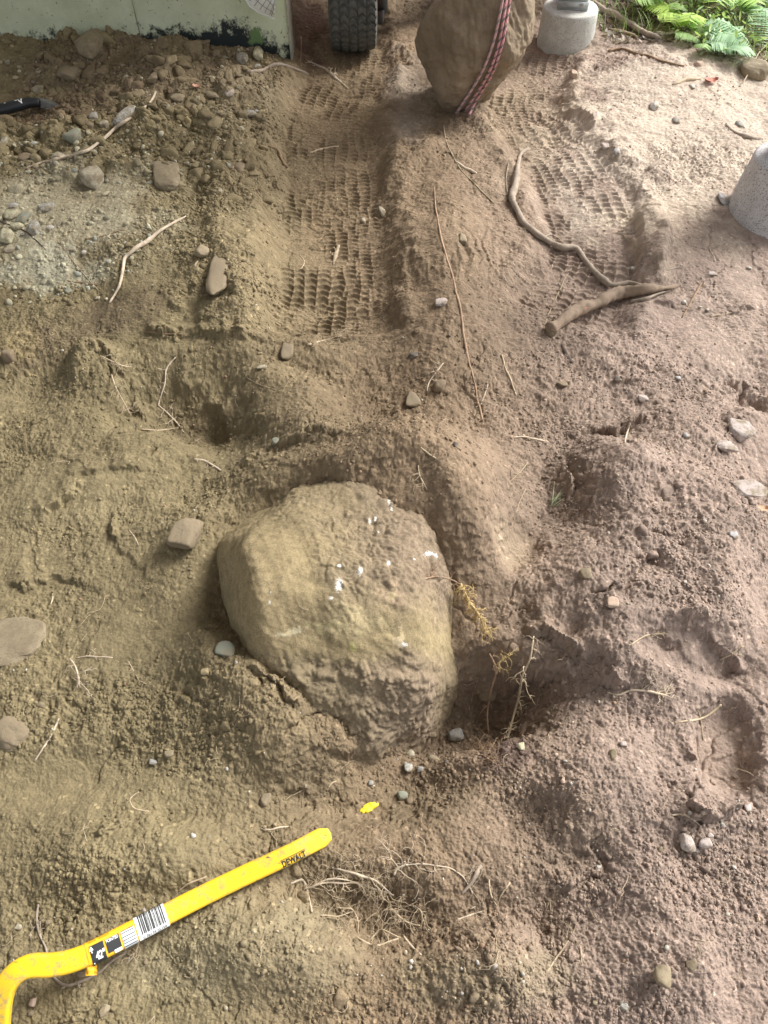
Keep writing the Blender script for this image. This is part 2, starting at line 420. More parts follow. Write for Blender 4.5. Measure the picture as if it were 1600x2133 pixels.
for (cx, cy, rx, ry, rot, v) in [(300, 210, 270, 110, 0, 1.25), (430, 300, 120, 130, 0, 1.0), (120, 330, 160, 70, 0, 1.2), (430, 560, 80, 100, 0, 1.1), (330, 800, 170, 80, 0, .9), (1000, 1480, 180, 120, 0, 1.15),
        (1150, 1700, 230, 220, 0, 1.0), (1500, 1850, 140, 260, 0, 1.0), (1150, 2050, 300, 90, 0, .9), (150, 1880, 150, 100, 0, 1.2), (300, 1830, 130, 60, 0, 1.1), (770, 1880, 200, 90, 0, .9),
        (1400, 1130, 210, 150, 0, 1.0), (1300, 850, 300, 110, 0, .95), (1200, 1230, 120, 100, 0, .7), (850, 800, 120, 100, 0, .6), (860, 1060, 170, 90, 0, .9), (520, 640, 80, 60, 0, 1.1), (1300, 140, 150, 30, 0, 1.2), (560, 1480, 110, 60, 0, .8),
        (130, 1500, 130, 60, -10, .8), (400, 1900, 200, 60, -20, .6)]:
    setr(v * .92, G(cx, cy, rx, ry, rot, 3) * .75)
rough = np.clip(rough, 0.03, 1.35) * (1 - .93 * TR)
near = (PX0 > -560) & (PX0 < 2160) & (PY0 > -560) & (PY0 < 2700)
xn, yn, rn = X[near], Y[near], rough[near]
qx = xn + .012 * perlin(xn * 18, yn * 18, 51); qy = yn + .012 * perlin(xn * 18, yn * 18, 52)
dH = np.zeros_like(xn)
# clods (coarse: angular and tilted, few; fine: rounded grains)
for f_, a_, sd_ in ((8, .016, 61), (19, .011, 62)):
    qx2 = qx + .5 / f_ * fbm(xn, yn, f_ * .9, 3, sd_ + 40); qy2 = qy + .5 / f_ * fbm(xn, yn, f_ * .9, 3, sd_ + 50)
    F1, F2, ID = worley(qx2, qy2, f_, sd_)
    dH += a_ * np.maximum(0, ID - .45) * 1.6 * sstep(.0, .55, F2 - F1) * rn ** 1.6 * sstep(-.3, .6, perlin(xn * f_ / 5, yn * f_ / 5, sd_ + 20))
for f_, a_, sd_ in ((38, .0036, 63), (78, .0026, 64), (150, .0022, 65), (260, .0018, 66)):
    F1, F2, ID = worley(qx + .3 / f_ * perlin(xn * f_, yn * f_, sd_ + 41), qy, f_, sd_)
    b_ = np.sqrt(np.clip(1 - (F1 / (.35 + .5 * ID)) ** 2, 0, 1)) * (.25 + ID)
    w_ = (rn ** 1.3 if f_ < 60 else (.10 + .90 * rn)) * sstep(-.45 if f_ < 100 else -.75, .55, perlin(xn * f_ / 7, yn * f_ / 7, sd_ + 20) + .4 * perlin(xn * 4, yn * 4, sd_ + 9))
    dH += a_ * b_ * w_
# crusts broken in plates where the soil is pressed
F1, F2, ID = worley(xn + .05 * fbm(xn, yn, 7, 4, 5), yn + .05 * fbm(xn, yn, 7, 4, 6), 6, 77)
dH -= .004 * np.exp(-((F2 - F1) / .04) ** 2) * sstep(.25, .6, perlin(xn * 2.2, yn * 2.2, 78)) * (1 - TR[near])
dH += (ID - .5) * .006 * (1 - TR[near])
dH += (.009 * fbm(xn, yn, 8, 6, 90, .62) + .0030 * fbm(xn, yn, 70, 4, 93, .8)) * (.30 + .75 * np.clip(rn, 0, 1.2))
rid = 1 - np.abs(fbm(qx, qy, 6, 4, 97, .6)); dH -= .005 * sstep(.96, 1.0, rid) * np.clip(rn + .1, 0, 1) * sstep(0, .5, perlin(xn * 3, yn * 3, 98))
H0 = H.copy()
H[near] += dH
HB = H
iy_all = np.arange(len(ys))
def Hs(x, y):
    x = np.asarray(x, float); y = np.asarray(y, float)
    j = np.clip(np.searchsorted(ys, y) - 1, 0, len(ys) - 2); fy = (y - ys[j]) / (ys[j + 1] - ys[j])
    u = x / Dof(y); i = np.clip(np.searchsorted(us, u) - 1, 0, len(us) - 2); fx = (u - us[i]) / (us[i + 1] - us[i])
    fy = np.clip(fy, 0, 1); fx = np.clip(fx, 0, 1)
    return (H[j, i] * (1 - fx) + H[j, i + 1] * fx) * (1 - fy) + (H[j + 1, i] * (1 - fx) + H[j + 1, i + 1] * fx) * fy
def grid_s(A, x, y):
    j = np.clip(np.searchsorted(ys, y), 0, len(ys) - 1); i = np.clip(np.searchsorted(us, x / Dof(y)), 0, len(us) - 1)
    return A[j, i]

# --- soil colour (albedo): pale, olive, brown, dark; some light and shade painted in
def C(r, g, b): return np.array([r, g, b])
olive, brown, mauve = C(.205, .168, .096), C(.202, .148, .096), C(.285, .220, .180)  # left-to-right tint puts the coloured light into the soil colour
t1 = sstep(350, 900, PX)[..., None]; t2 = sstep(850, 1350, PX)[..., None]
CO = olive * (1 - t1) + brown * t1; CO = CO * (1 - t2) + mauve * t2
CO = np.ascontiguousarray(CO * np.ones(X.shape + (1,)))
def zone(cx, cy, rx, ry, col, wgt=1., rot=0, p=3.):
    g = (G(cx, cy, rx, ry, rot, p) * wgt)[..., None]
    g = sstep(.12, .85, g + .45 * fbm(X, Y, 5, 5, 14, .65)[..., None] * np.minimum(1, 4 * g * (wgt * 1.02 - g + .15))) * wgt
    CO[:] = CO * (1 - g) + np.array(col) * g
zone(1420, 300, 320, 230, (.49, .415, .335), .85)  # pale sand, lightened further to paint in the stronger light here
zone(1560, 700, 160, 200, (.36, .29, .235), .5)
zone(1100, 250, 120, 160, (.30, .235, .155), .6)
zone(850, 200, 55, 130, (.36, .30, .235), .75)
zone(700, 300, 110, 250, (.205, .150, .092), .7)
zone(640, 40, 60, 110, (.10, .058, .045), .8)  # dark patch beside the wheel is shade painted into the soil
zone(300, 200, 330, 90, (.19, .145, .098), .7)
zone(130, 270, 190, 50, (.125, .085, .055), .7)
zone(170, 480, 230, 100, (.42, .38, .27), .75)
zone(80, 565, 150, 50, (.46, .44, .33), .7)
zone(520, 250, 90, 110, (.27, .225, .145), .6, 30)
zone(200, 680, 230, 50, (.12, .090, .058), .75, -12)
zone(30, 700, 60, 35, (.25, .20, .11), .8)
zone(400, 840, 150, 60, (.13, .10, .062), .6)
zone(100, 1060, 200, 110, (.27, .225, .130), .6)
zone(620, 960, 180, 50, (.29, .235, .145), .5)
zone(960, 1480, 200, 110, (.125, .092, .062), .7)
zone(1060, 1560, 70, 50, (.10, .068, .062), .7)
zone(760, 1660, 260, 90, (.15, .118, .074), .6)
zone(1130, 1750, 220, 160, (.17, .128, .088), .6)
zone(500, 1980, 260, 130, (.27, .235, .150), .6)
zone(1020, 2040, 200, 90, (.27, .235, .145), .6)
zone(1280, 880, 260, 110, (.21, .158, .118), .5)
zone(1512, 1560, 70, 110, (.30, .232, .185), .7)
zone(1075, 1145, 55, 55, (.31, .245, .170), .7)
zone(1380, 500, 170, 90, (.40, .325, .24), .6)
zone(860, 560, 140, 240, (.215, .160, .105), .5)
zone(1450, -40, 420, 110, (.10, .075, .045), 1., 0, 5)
CO *= (1 + .13 * fbm(X, Y, 3.1, 4, 100) + .10 * fbm(X, Y, 25, 3, 103))[..., None]
spk = np.zeros(X.shape); spk[near] = (worley(xn, yn, 85, 44)[2] > .93) * (worley(xn, yn, 85, 44)[0] < .3)
CO *= (1 + .55 * spk)[..., None]
CO = np.clip(CO, .02, .8)
XD, YD = X.copy(), Y.copy()
gy = np.zeros_like(H); gy[1:-1] = np.abs(H0[2:] - H0[:-2]) / np.abs(Y[2:] - Y[:-2]); gx_ = np.zeros_like(H); gx_[:, 1:-1] = np.abs(H0[:, 2:] - H0[:, :-2]) / np.abs(X[:, 2:] - X[:, :-2])
stp = (sstep(.45, 1.2, np.maximum(gy, gx_)) * near * (1 - sstep(0, .1, TR)))[near] * .8; hn = H[near]
XD[near] += stp * (.005 * fbm(xn + hn * 1.2, yn - hn * 1.0, 30, 4, 501, .6)); YD[near] += stp * (.007 * fbm(xn - hn * 1.1, yn + hn * 1.2, 26, 4, 511, .6))
HD = H.copy(); HD[near] += stp * .004 * fbm(xn + hn * 1.4, yn - hn * 1.4, 60, 3, 521)

# ------------------------------------------------------------------ materials
def new_mat(name):
    m = bpy.data.materials.new(name); m.use_nodes = True
    nt = m.node_tree; return m, nt, nt.nodes['Principled BSDF']
def N(nt, t, **kw):
    n = nt.nodes.new(t)
    for k, v in kw.items():
        if k in n.inputs: n.inputs[k].default_value = v
        else: setattr(n, k, v)
    return n
def bump(nt, bs, items, dist=.002, coord=None):
    """items (scale, weight, kind)"""
    tc = N(nt, 'ShaderNodeTexCoord'); prev = None
    for sc, wt, kd in items:
        if kd == 'v': t = N(nt, 'ShaderNodeTexVoronoi', Scale=sc); out = t.outputs['Distance']
        else: t = N(nt, 'ShaderNodeTexNoise', Scale=sc, Detail=4.0, Roughness=.65); out = t.outputs[0]
        nt.links.new(tc.outputs['Object'], t.inputs['Vector'])
        b = N(nt, 'ShaderNodeBump', Strength=wt, Distance=dist)
        b.invert = (kd == 'v')
        nt.links.new(out, b.inputs['Height'])
        if prev: nt.links.new(prev.outputs[0], b.inputs['Normal'])
        prev = b
    nt.links.new(prev.outputs[0], bs.inputs['Normal'])
def attr_soil(name, bs_items, dist=.002, rough_=.95, speck=.35):
    m, nt, bs = new_mat(name)
    at = N(nt, 'ShaderNodeAttribute'); at.attribute_name = 'Col'
    tc = N(nt, 'ShaderNodeTexCoord')
    n1 = N(nt, 'ShaderNodeTexNoise', Scale=260.0, Detail=3.0, Roughness=.7); nt.links.new(tc.outputs['Object'], n1.inputs['Vector'])
    n2 = N(nt, 'ShaderNodeTexNoise', Scale=45.0, Detail=4.0, Roughness=.7); nt.links.new(tc.outputs['Object'], n2.inputs['Vector'])
    mr = N(nt, 'ShaderNodeMapRange'); mr.inputs['From Min'].default_value = .3; mr.inputs['From Max'].default_value = .7
    mr.inputs['To Min'].default_value = 1 - speck; mr.inputs['To Max'].default_value = 1 + speck
    ad = N(nt, 'ShaderNodeMath', operation='ADD'); ml = N(nt, 'ShaderNodeMath', operation='MULTIPLY'); ml.inputs[1].default_value = .5
    nt.links.new(n1.outputs[0], ad.inputs[0]); nt.links.new(n2.outputs[0], ad.inputs[1]); nt.links.new(ad.outputs[0], ml.inputs[0]); nt.links.new(ml.outputs[0], mr.inputs['Value'])
    vm = N(nt, 'ShaderNodeVectorMath', operation='SCALE'); nt.links.new(at.outputs['Color'], vm.inputs[0]); nt.links.new(mr.outputs[0], vm.inputs['Scale'])
    nt.links.new(vm.outputs[0], bs.inputs['Base Color'])
    bs.inputs['Roughness'].default_value = rough_; bs.inputs['Specular IOR Level'].default_value = .2
    bump(nt, bs, bs_items, dist)
    return m
M_SOIL = attr_soil('soil', [(160, .28, 'v'), (420, .5, 'n'), (60, .25, 'n')], .003)
M_COAT = attr_soil('soil_coated_stone', [(120, .35, 'v'), (380, .5, 'n')], .0018, .9, .25)
M_VC = attr_soil('tinted', [(300, .2, 'n')], .0008, .75, .15)

def stone_mat(name, c1, c2, spot=None, spotamt=.0, dusty=.5, bscale=60, rough_=.85):
    m, nt, bs = new_mat(name)
    dusty = min(.75, dusty + .2) if dusty else 0
    tc = N(nt, 'ShaderNodeTexCoord')
    n1 = N(nt, 'ShaderNodeTexNoise', Scale=22.0, Detail=6.0, Roughness=.65); nt.links.new(tc.outputs['Object'], n1.inputs['Vector'])
    cr = N(nt, 'ShaderNodeValToRGB'); cr.color_ramp.elements[0].position = .3; cr.color_ramp.elements[1].position = .7
    cr.color_ramp.elements[0].color = (*c1, 1); cr.color_ramp.elements[1].color = (*c2, 1)
    nt.links.new(n1.outputs[0], cr.inputs[0]); out = cr.outputs[0]
    if spot:
        v = N(nt, 'ShaderNodeTexNoise', Scale=190.0, Detail=2.0); nt.links.new(tc.outputs['Object'], v.inputs['Vector'])
        r2 = N(nt, 'ShaderNodeValToRGB'); r2.color_ramp.elements[0].position = .62 - spotamt; r2.color_ramp.elements[1].position = .68 - spotamt
        mx = N(nt, 'ShaderNodeMixRGB'); nt.links.new(v.outputs[0], r2.inputs[0]); nt.links.new(r2.outputs[0], mx.inputs[0])
        nt.links.new(out, mx.inputs[1]); mx.inputs[2].default_value = (*spot, 1); out = mx.outputs[0]
    if dusty:
        n3 = N(nt, 'ShaderNodeTexNoise', Scale=35.0, Detail=5.0, Roughness=.7); nt.links.new(tc.outputs['Object'], n3.inputs['Vector'])
        r3 = N(nt, 'ShaderNodeValToRGB'); r3.color_ramp.elements[0].position = .75 - .5 * dusty; r3.color_ramp.elements[1].position = .95 - .45 * dusty
        mx = N(nt, 'ShaderNodeMixRGB'); nt.links.new(n3.outputs[0], r3.inputs[0]); nt.links.new(r3.outputs[0], mx.inputs[0])
        nt.links.new(out, mx.inputs[1]); mx.inputs[2].default_value = (.215, .17, .11, 1); out = mx.outputs[0]
    nt.links.new(out, bs.inputs['Base Color']); bs.inputs['Roughness'].default_value = rough_
    bump(nt, bs, [(bscale, .5, 'n'), (bscale * 5, .4, 'n')], .002)
    return m
ST = {
 'pale': stone_mat('pale_stone', (.36, .33, .24), (.48, .45, .35), (.22, .2, .15), .02, .6),
 'white': stone_mat('white_stone', (.44, .42, .38), (.60, .58, .54), (.3, .3, .3), .0, .45),
 'grey': stone_mat('grey_stone', (.22, .22, .21), (.36, .36, .33), (.12, .12, .12), .03, .45),
 'speck': stone_mat('speckled_stone', (.34, .34, .31), (.47, .46, .41), (.14, .14, .13), .08, .5),
 'green': stone_mat('green_grey_stone', (.19, .20, .155), (.26, .265, .20), None, 0, .35),
 'tan': stone_mat('tan_stone', (.24, .20, .125), (.33, .275, .18), (.16, .12, .08), .0, .65),
 'brown': stone_mat('brown_stone', (.17, .125, .08), (.25, .19, .125), None, 0, .5),
 'dark': stone_mat('dark_stone', (.07, .06, .052), (.14, .12, .10), None, 0, .4),
 'mauve': stone_mat('mauve_stone', (.40, .34, .31), (.55, .48, .45), (.2, .16, .15), .0, .45),
 'blue': stone_mat('bluish_stone', (.36, .36, .37), (.50, .50, .51), (.25, .26, .28), .02, .5),
 'pink': stone_mat('pinkish_stone', (.36, .26, .19), (.48, .37, .29), None, 0, .25),
 'dirt': stone_mat('dirt_coated_stone', (.185, .15, .095), (.26, .21, .135), None, 0, .7, 90),
 'yellow': stone_mat('yellowish_stone', (.42, .39, .25), (.56, .54, .39), (.25, .25, .15), .04, .45),
}
def plain(name, col, rough_=.6, metal=0, var=.12, nscale=30, bmp=None, spec=.5):
    m, nt, bs = new_mat(name)
    tc = N(nt, 'ShaderNodeTexCoord'); n1 = N(nt, 'ShaderNodeTexNoise', Scale=float(nscale), Detail=5.0, Roughness=.65)
    nt.links.new(tc.outputs['Object'], n1.inputs['Vector'])
    cr = N(nt, 'ShaderNodeValToRGB'); cr.color_ramp.elements[0].position = .3; cr.color_ramp.elements[1].position = .7
    cr.color_ramp.elements[0].color = (*[c * (1 - var) for c in col], 1); cr.color_ramp.elements[1].color = (*[min(1, c * (1 + var)) for c in col], 1)
    nt.links.new(n1.outputs[0], cr.inputs[0]); nt.links.new(cr.outputs[0], bs.inputs['Base Color'])
    bs.inputs['Roughness'].default_value = rough_; bs.inputs['Metallic'].default_value = metal; bs.inputs['Specular IOR Level'].default_value = spec
    if bmp: bump(nt, bs, bmp, .001)
    return m
RM = {
 'pale': plain('pale_root', (.46, .37, .25), .8, 0, .3, 60, [(140, .6, 'n')]),
 'brown': plain('brown_root', (.26, .175, .105), .85, 0, .35, 45, [(120, .7, 'n')]),
 'grey': plain('grey_root', (.30, .245, .19), .85, 0, .3, 40, [(90, .8, 'n')]),
 'light': plain('light_root', (.52, .43, .32), .8, 0, .3, 45, [(90, .7, 'n')]),
 'red': plain('reddish_root', (.33, .225, .145), .85, 0, .35, 60, [(140, .6, 'n')]),
 'gold': plain('golden_root', (.50, .37, .17), .8, 0, .3, 60, None),
 'dim': plain('dusty_root', (.33, .265, .175), .9, 0, .3, 60, None),
 'black': plain('dark_root', (.10, .075, .06), .9, 0, .3, 40, None),
}

# ------------------------------------------------------------------ terrain mesh
ny, nx = X.shape
ii = (np.arange(ny - 1)[:, None] * nx + np.arange(nx - 1)[None, :])
quads = np.stack([ii, ii + 1, ii + nx + 1, ii + nx], -1).reshape(-1, 4)
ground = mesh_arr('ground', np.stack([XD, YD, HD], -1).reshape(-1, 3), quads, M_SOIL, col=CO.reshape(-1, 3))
tag(ground, 'dug brown earth with tyre ruts, hollows and loose clods', kind='structure')

# ------------------------------------------------------------------ rocks
_ico = {}
def ico(n):
    if n not in _ico:
        bm = bmesh.new(); bmesh.ops.create_icosphere(bm, subdivisions=n, radius=1)
        bm.verts.index_update()
        V = np.array([v.co[:] for v in bm.verts]); V /= np.linalg.norm(V, axis=1)[:, None]
        Fc = np.array([[v.index for v in f.verts] for f in bm.faces]); bm.free(); _ico[n] = (V, Fc)
    return _ico[n]
def planes_shape(Dv, planes, k=9.0):
    acc = np.zeros(len(Dv))
    for n, d in planes:
        n = np.array(n, float); n /= np.linalg.norm(n)
        acc += np.maximum(0, Dv @ n / d) ** k
    return acc ** (-1 / k)

# central boulder --------------------------------------------------
Vd, Fd = ico(8)
BC = np.array([-.098, .905, -.092])
pl = [((.06, .16, 1), .290), ((-1, -.30, .42), .305), ((-.62, -.80, .30), .330), ((-.55, .60, .75), .325), ((.06, -.52, .86), .318), ((-.30, -.85, .50), .355), ((.45, -.60, .66), .338),
      ((.10, -1, .22), .385), ((-.05, -.80, .62), .352), ((1, -.15, .45), .275), ((.80, -.75, .10), .325), ((-.1, 1, .62), .345), ((.7, .7, .5), .31), ((0, 0, -1), .25)]
r_ = planes_shape(Vd, pl, 22)
Pb = Vd * r_[:, None]
Pb += Vd * (.016 * fbm3(Pb, 3.2, 3, 7) + .007 * fbm3(Pb, 10, 5, 9))[:, None]
Wb = Pb + BC
bpx, bpy_ = proj(Wb)
up = np.clip(Vd[:, 2], 0, 1)
soilm = sstep(.0, .6, up) * sstep(600, 800, bpx + 70 * fbm3(Wb, 9, 3, 4)) * sstep(1330, 1200, bpy_ + 40 * fbm3(Wb, 9, 2, 5))
soilm = np.maximum(soilm, sstep(1090, 1000, bpy_ + 60 * fbm3(Wb, 7, 3, 44)) * sstep(.1, .6, up))
soilm = np.maximum(soilm, 1.0 * sstep(1345, 1400, bpy_ + 30 * fbm3(Wb, 8, 3, 12)) * sstep(1.0, .2, np.abs(bpx - 720) / 330))
wv = .012 * np.stack([fbm3(Wb, 14, 3, 30), fbm3(Wb, 14, 3, 34), fbm3(Wb, 14, 3, 38)], -1)
F1, F2, ID = worley3(Wb + wv, 34, 3); F1b, F2b, IDb = worley3(Wb + wv * .5, 85, 5); F1c, F2c, IDc = worley3(Wb + 2 * wv, 11, 13)
crust = sstep(1395, 1420, bpy_ + 30 * fbm3(Wb, 6, 4, 33)) * (1 - sstep(890, 930, bpx))
soilm = np.maximum(soilm, crust)
Wb = Wb + Vd * (soilm * (.006 * ID * sstep(.03, .3, F2 - F1) + .004 * IDb * sstep(.03, .3, F2b - F1b) + .007 * fbm3(Wb, 10, 5, 2)) + crust * (.007 + .005 * IDc * sstep(.01, .10, F2c - F1c) + .010 * fbm3(Wb, 8, 5, 3)) + .0013 * fbm3(Wb, 70, 3, 6))[:, None]
bc = np.array([.285, .228, .130]) * (1 + .16 * fbm3(Wb, 7, 4, 15)[:, None])
tt_ = sstep(600, 900, bpx)[:, None]
bc = bc * (1 - .55 * tt_ * soilm[:, None]) + np.array([.225, .172, .125]) * .55 * tt_ * soilm[:, None]
bc = bc * (1 - .75 * soilm[:, None]) + (np.array([.210, .170, .108]) * (1 - tt_) + np.array([.215, .165, .118]) * tt_) * .75 * soilm[:, None]
nz = fbm3(Wb, 60, 4, 21, ) * 1.3; nz2 = fbm3(Wb, 9, 3, 27)
def dab(cx, cy, rx, ry, rot, col, amt=1., lo=-.1, hi=.25):
    global bc
    c, s = math.cos(R(rot)), math.sin(R(rot)); dx = bpx - cx + 5 * nz2; dy = bpy_ - cy + 5 * nz
    q = np.sqrt(((dx * c + dy * s) / rx) ** 2 + ((-dx * s + dy * c) / ry) ** 2)
    g = sstep(lo, hi, (1 - q) + .55 * nz) * (q < 1.9) * amt
    bc = bc * (1 - g[:, None]) + np.array(col) * g[:, None]
dab(740, 1290, 75, 55, -20, (.40, .34, .20), .55, .1, .9)
dab(690, 1310, 60, 22, 10, (.46, .40, .22), .7, .1, .7)
dab(815, 1240, 34, 38, 0, (.44, .33, .22), .6, .0, .8)
dab(740, 1345, 14, 16, 0, (.60, .56, .22), .7, .1, .6)
dab(600, 1318, 34, 6, -8, (.55, .50, .34), .7)
dab(835, 1330, 10, 20, 10, (.55, .45, .30), .6)
MK = np.zeros(len(bpx)); MY = np.zeros(len(bpx))
def mark(cx, cy, rx, ry, rot, A=None, sc=1.25):
    A = MK if A is None else A
    c, s = math.cos(R(rot)), math.sin(R(rot)); dx = bpx - cx; dy = bpy_ - cy
    q = np.sqrt(((dx * c + dy * s) / (rx * sc)) ** 2 + ((-dx * s + dy * c) / (ry * sc)) ** 2)
    np.maximum(A, np.clip(1 - q * .55, 0, 1), out=A)
for d in ((740, 1290, 70, 45, -20), (690, 1312, 60, 14, 8), (600, 1318, 34, 6, -8), (742, 1340, 16, 22, 0), (835, 1322, 16, 30, 10), (815, 1240, 30, 30, 0), (690, 1268, 24, 16, 0)): mark(*d, MY, 1.)
MY *= .8
for d in ((706, 1218, 11, 21, 5), (708, 1180, 8, 5, 0), (750, 1190, 8, 15, 15), (690, 1245, 7, 6, 0), (811, 1172, 6, 9, 20), (892, 1155, 16, 7, 0), (905, 1160, 5, 8, 0), (808, 1050, 4, 11, -5), (815, 1062, 3, 7, -5),
          (822, 1038, 4, 5, 0), (770, 1088, 4, 7, -20), (781, 1084, 4, 7, 0), (776, 998, 3, 5, 0), (787, 1111, 3, 3, 0), (842, 1342, 9, 7, 20), (562, 1256, 4, 8, 0), (862, 1166, 4, 3, 0), (565, 1235, 3, 5, 0)):
    mark(*d)
M_BLD = attr_soil('marked_boulder', [(60, .35, 'n'), (380, .6, 'n')], .0026, .9, .5)
nt = M_BLD.node_tree; bs = nt.nodes['Principled BSDF']; src = bs.inputs['Base Color'].links[0].from_socket
for an, col_, sc_, lo_ in (('Yel', (.48, .39, .23, 1), 110.0, .98), ('Mark', (.66, .66, .63, 1), 300.0, 1.04)):
    at = N(nt, 'ShaderNodeAttribute'); at.attribute_name = an; tc = N(nt, 'ShaderNodeTexCoord')
    nn_ = N(nt, 'ShaderNodeTexNoise', Scale=sc_, Detail=5.0, Roughness=.8); nt.links.new(tc.outputs['Object'], nn_.inputs['Vector'])
    ad = N(nt, 'ShaderNodeMath', operation='ADD'); nt.links.new(at.outputs['Fac'], ad.inputs[0]); nt.links.new(nn_.outputs[0], ad.inputs[1])
    mr = N(nt, 'ShaderNodeMapRange'); mr.inputs['From Min'].default_value = lo_; mr.inputs['From Max'].default_value = lo_ + .14; nt.links.new(ad.outputs[0], mr.inputs['Value'])
    mx = N(nt, 'ShaderNodeMixRGB'); nt.links.new(mr.outputs[0], mx.inputs[0]); nt.links.new(src, mx.inputs[1]); mx.inputs[2].default_value = col_; src = mx.outputs[0]
nt.links.new(src, bs.inputs['Base Color'])
boulder = mesh_arr('boulder', Wb - BC, Fd, M_BLD, col=np.clip(bc, .02, .85), loc=BC)
for an, A in (('Mark', MK * .80), ('Yel', MY * .78)):
    at_ = boulder.data.attributes.new(an, 'FLOAT', 'POINT'); at_.data.foreach_set('value', A.astype(np.float32))
tag(boulder, 'huge half buried boulder in the middle, coated in soil and dabbed with white marking paint', 'boulder')
bvh = BVHTree.FromPolygons([Vector(v) for v in Wb], Fd.tolist())

ORG = Vector((0, 0, CH))
def hitn(px, py):
    """first surface hit (ground) for many pixels, vectorised"""
    px = np.atleast_1d(np.asarray(px, float)); py = np.atleast_1d(np.asarray(py, float))
    d = ray(px, py); zs = np.linspace(.5, -.35, 240)
    t = (zs[None, :] - CH) / d[:, 2:3]
    Z = Hs(d[:, 0:1] * t, d[:, 1:2] * t); k = np.argmax(Z >= zs[None, :], axis=1)
    k = np.maximum(k, 1); r = np.arange(len(px))
    e1 = zs[k - 1] - Z[r, k - 1]; e2 = Z[r, k] - zs[k]; f = e1 / (e1 + e2 + 1e-9)
    tt = t[r, k - 1] * (1 - f) + t[r, k] * f
    P = d * tt[:, None]; P[:, 2] += CH
    return P
def hit(px, py, rocks=True):
    P = hitn(px, py)
    if rocks:
        d = ray(np.atleast_1d(px), np.atleast_1d(py))
        for i in range(len(P)):
            L = np.linalg.norm(P[i] - np.array(ORG)); v = Vector(d[i]).normalized()
            h = bvh.ray_cast(ORG, v, L)
            if h[0] is not None: P[i] = h[0]
    return P
def ztop(x, y):
    z = float(Hs(x, y)); h = bvh.ray_cast(Vector((x, y, 2)), Vector((0, 0, -1)), 3)
    return max(z, h[0].z) if h[0] is not None else z

def rock(px, py, wpx, hpx, style, label, rot=0, flat=.7, sink=.4, seed=None, ang=.5, name='rock', cat='rock', group=None, sub=None):
    seed = int(px * 7 + py * 13) % 9973 if seed is None else seed
    rg = np.random.default_rng(seed)
    P = hit(px, py)[0]; ppm = F / depth_of(P); dep = math.atan2(CH - P[2], math.hypot(P[0], P[1]))
    a = wpx / ppm / 2; hh = hpx / ppm / 2
    c = min(a, hh) * flat
    b = max(.45 * a, math.sqrt(max((hh ** 2 - (c * math.cos(dep)) ** 2), (.4 * hh) ** 2)) / math.sin(dep))
    b = min(b, 1.7 * max(a, hh))
    n = sub or (5 if wpx > 60 else 4 if wpx > 18 else 3)
    D, Fc = ico(n)
    pls = []
    for i in range(int(9 + 5 * ang)):
        v = rg.normal(size=3); v[2] *= .8; v /= np.linalg.norm(v); pls.append((v, .84 + .16 * rg.random()))
    for v in ((1, 0, 0), (-1, 0, 0), (0, 1, 0), (0, -1, 0), (0, 0, 1), (0, 0, -1)):
        pls.append((np.array(v) + rg.normal(size=3) * .12, .95 + .05 * rg.random()))
    r = planes_shape(D, pls, 5 + 12 * ang)
    r = r / r.max() * 1.06
    V = D * r[:, None]
    V += D * ((.09 if wpx > 80 else .05) * fbm3(V + seed, 1.6, 4, seed % 50) + .018 * fbm3(V + seed, 7, 3, seed % 37))[:, None]
    V = V * np.array([a, b, c])
    cr, sr = math.cos(R(-rot)), math.sin(R(-rot))
    V = V @ np.array([[cr, sr, 0], [-sr, cr, 0], [0, 0, 1]])
    if flat <= .5 or wpx > 40:
        t_ = np.arange(8) / 8 * 6.283; zz_ = Hs(P[0] + .7 * a * np.cos(t_), P[1] + .7 * b * np.sin(t_)); P = P + np.array([0, 0, max(0, np.percentile(zz_, 70) - P[2]) * (.9 if flat <= .5 else .15)])
    # keep the seen centre on the pixel: slide back along the ray by the lift
    sink = sink + .03; lift = c * (1 - 2 * sink)
    d = ray(px, py); d = d / np.linalg.norm(d); Pc = P - d * (lift * .5) ; Pc = Pc + np.array([0, 0, 1]) * lift * .4
    o = mesh_arr(name, V, Fc, ST[style], loc=Pc)
    tag(o, label, cat, group); return o

